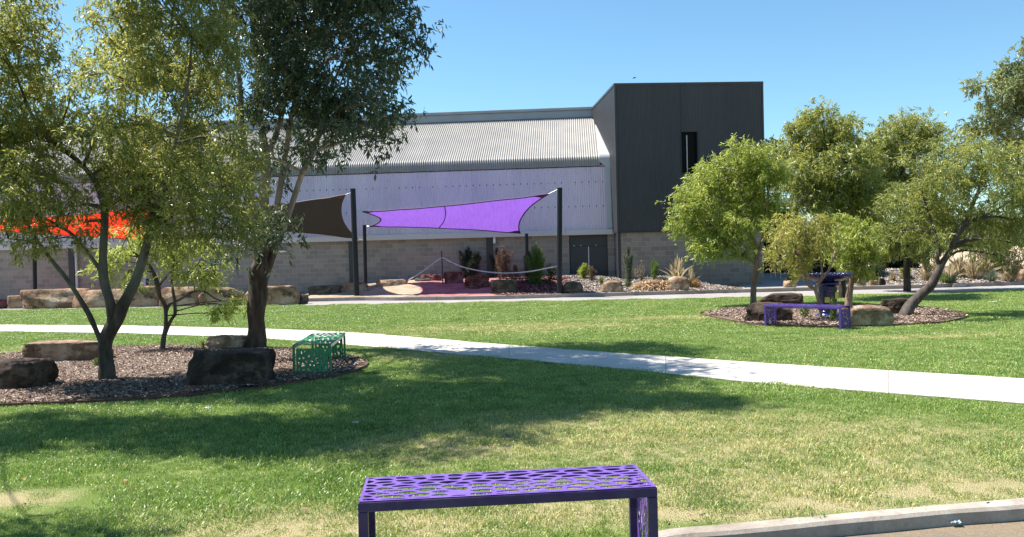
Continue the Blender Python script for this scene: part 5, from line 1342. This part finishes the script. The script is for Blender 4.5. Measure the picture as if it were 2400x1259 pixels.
BLs = shrunk(BLw, .985); BRs = shrunk(BRw, .985)
rnd = random.Random(9); bx0, by0 = GP(10, 1180)
def field(y0, y1, step, marg, smin, smax):
    pts = []; y = y0
    while y < y1:
        half = y * .66 + 1.0; x = -half
        while x < half:
            X = x + rnd.uniform(-.5, .5) * step; Yy = y + rnd.uniform(-.5, .5) * step; x += step
            if not inpoly(X, Yy, LAWN) or Yy < pl(X, KI) + marg: continue
            if Yy > pl(X, RNw) - marg * .8: continue
            if inpoly(X, Yy, BLs) or inpoly(X, Yy, BRs): continue
            if Yy - pl(X, KI) < .42 and rnd.random() < .5: continue
            if ((X - bx0) / .75) ** 2 + ((Yy - by0) / .38) ** 2 < 1 and rnd.random() < .85: continue
            ok = True
            for d in (-marg, marg):
                if inpoly(X, Yy + d, pathpoly): ok = False
            if not ok: continue
            pts.append((X, Yy, 0, rnd.uniform(0, 6.28), rnd.uniform(smin, smax) * (1 + .5 * noise.noise(Vector((X * 1.1, Yy * 1.1, 4))) + .25 * noise.noise(Vector((X * 4, Yy * 4, 4))))))
        y += step
    return pts
near = field(4.6, 9.5, .13, .04, .75, 1.15); midf = field(9.5, 17, .24, .08, .85, 1.2); farf = field(17, 38, .5, .18, .9, 1.2)
scatter('near_grass', near, [blade_patch('turf_a', .2, 130, .036, .0042, 1, M_blade), blade_patch('turf_b', .2, 120, .042, .0045, 2, M_blade), blade_patch('turf_c', .2, 140, .030, .004, 3, M_blade)], M_blade, ('short mown lawn grass nearest the camera', 'grass'))
scatter('middle_grass', midf, [blade_patch('turf_d', .34, 320, .030, .0065, 4, M_bladef), blade_patch('turf_e', .34, 320, .034, .0065, 5, M_bladef)], M_bladef, ('short mown lawn grass on both sides of the path', 'grass'))
scatter('far_grass', farf, [blade_patch('turf_f', .75, 700, .034, .011, 6, M_bladef), blade_patch('turf_g', .75, 700, .030, .011, 7, M_bladef)], M_bladef, ('short mown lawn grass along the road', 'grass'))
# bark chips on the left bed
def chip_patch(name, size, n, seed, mat, l=.035):
    rng = np.random.default_rng(seed); vs = []; fs = []
    for k in range(n):
        x, y = rng.uniform(-size / 2, size / 2, 2); a = rng.uniform(0, 6.28); L_ = l * rng.uniform(.4, 1.3); w = L_ * rng.uniform(.2, .45); ti = rng.uniform(-.5, .5); z = rng.uniform(.004, .018)
        u = np.array([math.cos(a), math.sin(a), ti]) * L_ / 2; v = np.array([-math.sin(a), math.cos(a), rng.uniform(-.5, .5)]) * w / 2; c = np.array([x, y, z]); k0 = len(vs)
        vs += [tuple(c - u - v), tuple(c + u - v * .6), tuple(c + u * 1.1 + v), tuple(c - u * .8 + v)]; fs.append((k0, k0 + 1, k0 + 2, k0 + 3))
    me = bpy.data.meshes.new(name); me.from_pydata(vs, [], fs); me.materials.append(mat); return bpy.data.objects.new(name, me)
def chipmat(name, stops):
    n = NT(name); g_ = n.new('ShaderNodeNewGeometry'); n.col(n.ramp(g_.outputs['Random Per Island'], stops)); n.set(.85, 0, .25); return n.m
M_chip = chipmat('bark_chips', [(0, (.06, .035, .025)), (.4, (.20, .13, .095)), (.75, (.38, .28, .22)), (1, (.64, .54, .46))])
pts = []
x0, x1 = min(p[0] for p in BLw), max(p[0] for p in BLw)
y = min(p[1] for p in BLw)
while y < max(p[1] for p in BLw):
    x = max(x0, -9.5)
    while x < x1:
        X = x + rnd.uniform(-.05, .05); Yy = y + rnd.uniform(-.05, .05); x += .17
        if inpoly(X, Yy, shrunk(BLw, .97)): pts.append((X, Yy, .045, rnd.uniform(0, 6.28), rnd.uniform(.8, 1.2)))
    y += .17
scatter('bark_chips', pts, [chip_patch('chips_a', .22, 130, 1, M_chip), chip_patch('chips_b', .22, 130, 2, M_chip)], M_chip, ('brown bark chips covering the left mulch bed', 'mulch'))
pts = [(p.x, p.y, p.z, 0, 1) for p in []]
y = min(p[1] for p in BRw)
while y < max(p[1] for p in BRw):
    x = min(p[0] for p in BRw)
    while x < max(p[0] for p in BRw):
        X = x + rnd.uniform(-.1, .1); Yy = y + rnd.uniform(-.1, .1); x += .28
        if inpoly(X, Yy, shrunk(BRw, .95)): pts.append((X, Yy, .05, rnd.uniform(0, 6.28), rnd.uniform(.8, 1.2)))
    y += .28
scatter('bark_chips', pts, [chip_patch('chips_c', .36, 110, 3, M_chip, .06)], M_chip, ('brown bark chips covering the right mulch bed', 'mulch'))
# litter of straw and chips over the far garden
M_pchip = chipmat('pale_chips', [(0, (.12, .085, .065)), (.4, (.28, .23, .19)), (1, (.52, .46, .41))]); M_rchip = chipmat('red_chips', [(0, (.05, .015, .015)), (.5, (.22, .08, .07)), (1, (.52, .34, .31))])
def hillpts(xa, xb, step):
    o_ = []; x = xa
    while x < xb:
        yk, yw = ykerb(x) + .1, ywall(x) - .05
        if x > 10.6: yw += 1.5
        y = yk
        while y < yw:
            X, Yy = x + rnd.uniform(-.1, .1), y + rnd.uniform(-.1, .1); y += step
            if pxof(X, Yy) > 1735 and X < 14.4: continue
            o_.append((X, Yy, hg(X, Yy) + .005, rnd.uniform(0, 6.28), rnd.uniform(.8, 1.3)))
        x += step
    return o_
scatter('pale_chips', hillpts(2.4, 10.2, .3) + hillpts(14.6, 24, .3), [chip_patch('chips_d', .4, 70, 5, M_pchip, .09)], M_pchip, ('pale bark chips over the garden mounds', 'mulch'))
scatter('red_chips', hillpts(-.4, 2.3, .28), [chip_patch('chips_e', .38, 70, 6, M_rchip, .085)], M_rchip, ('reddish bark chips in the bed left of the tall right post', 'mulch'))
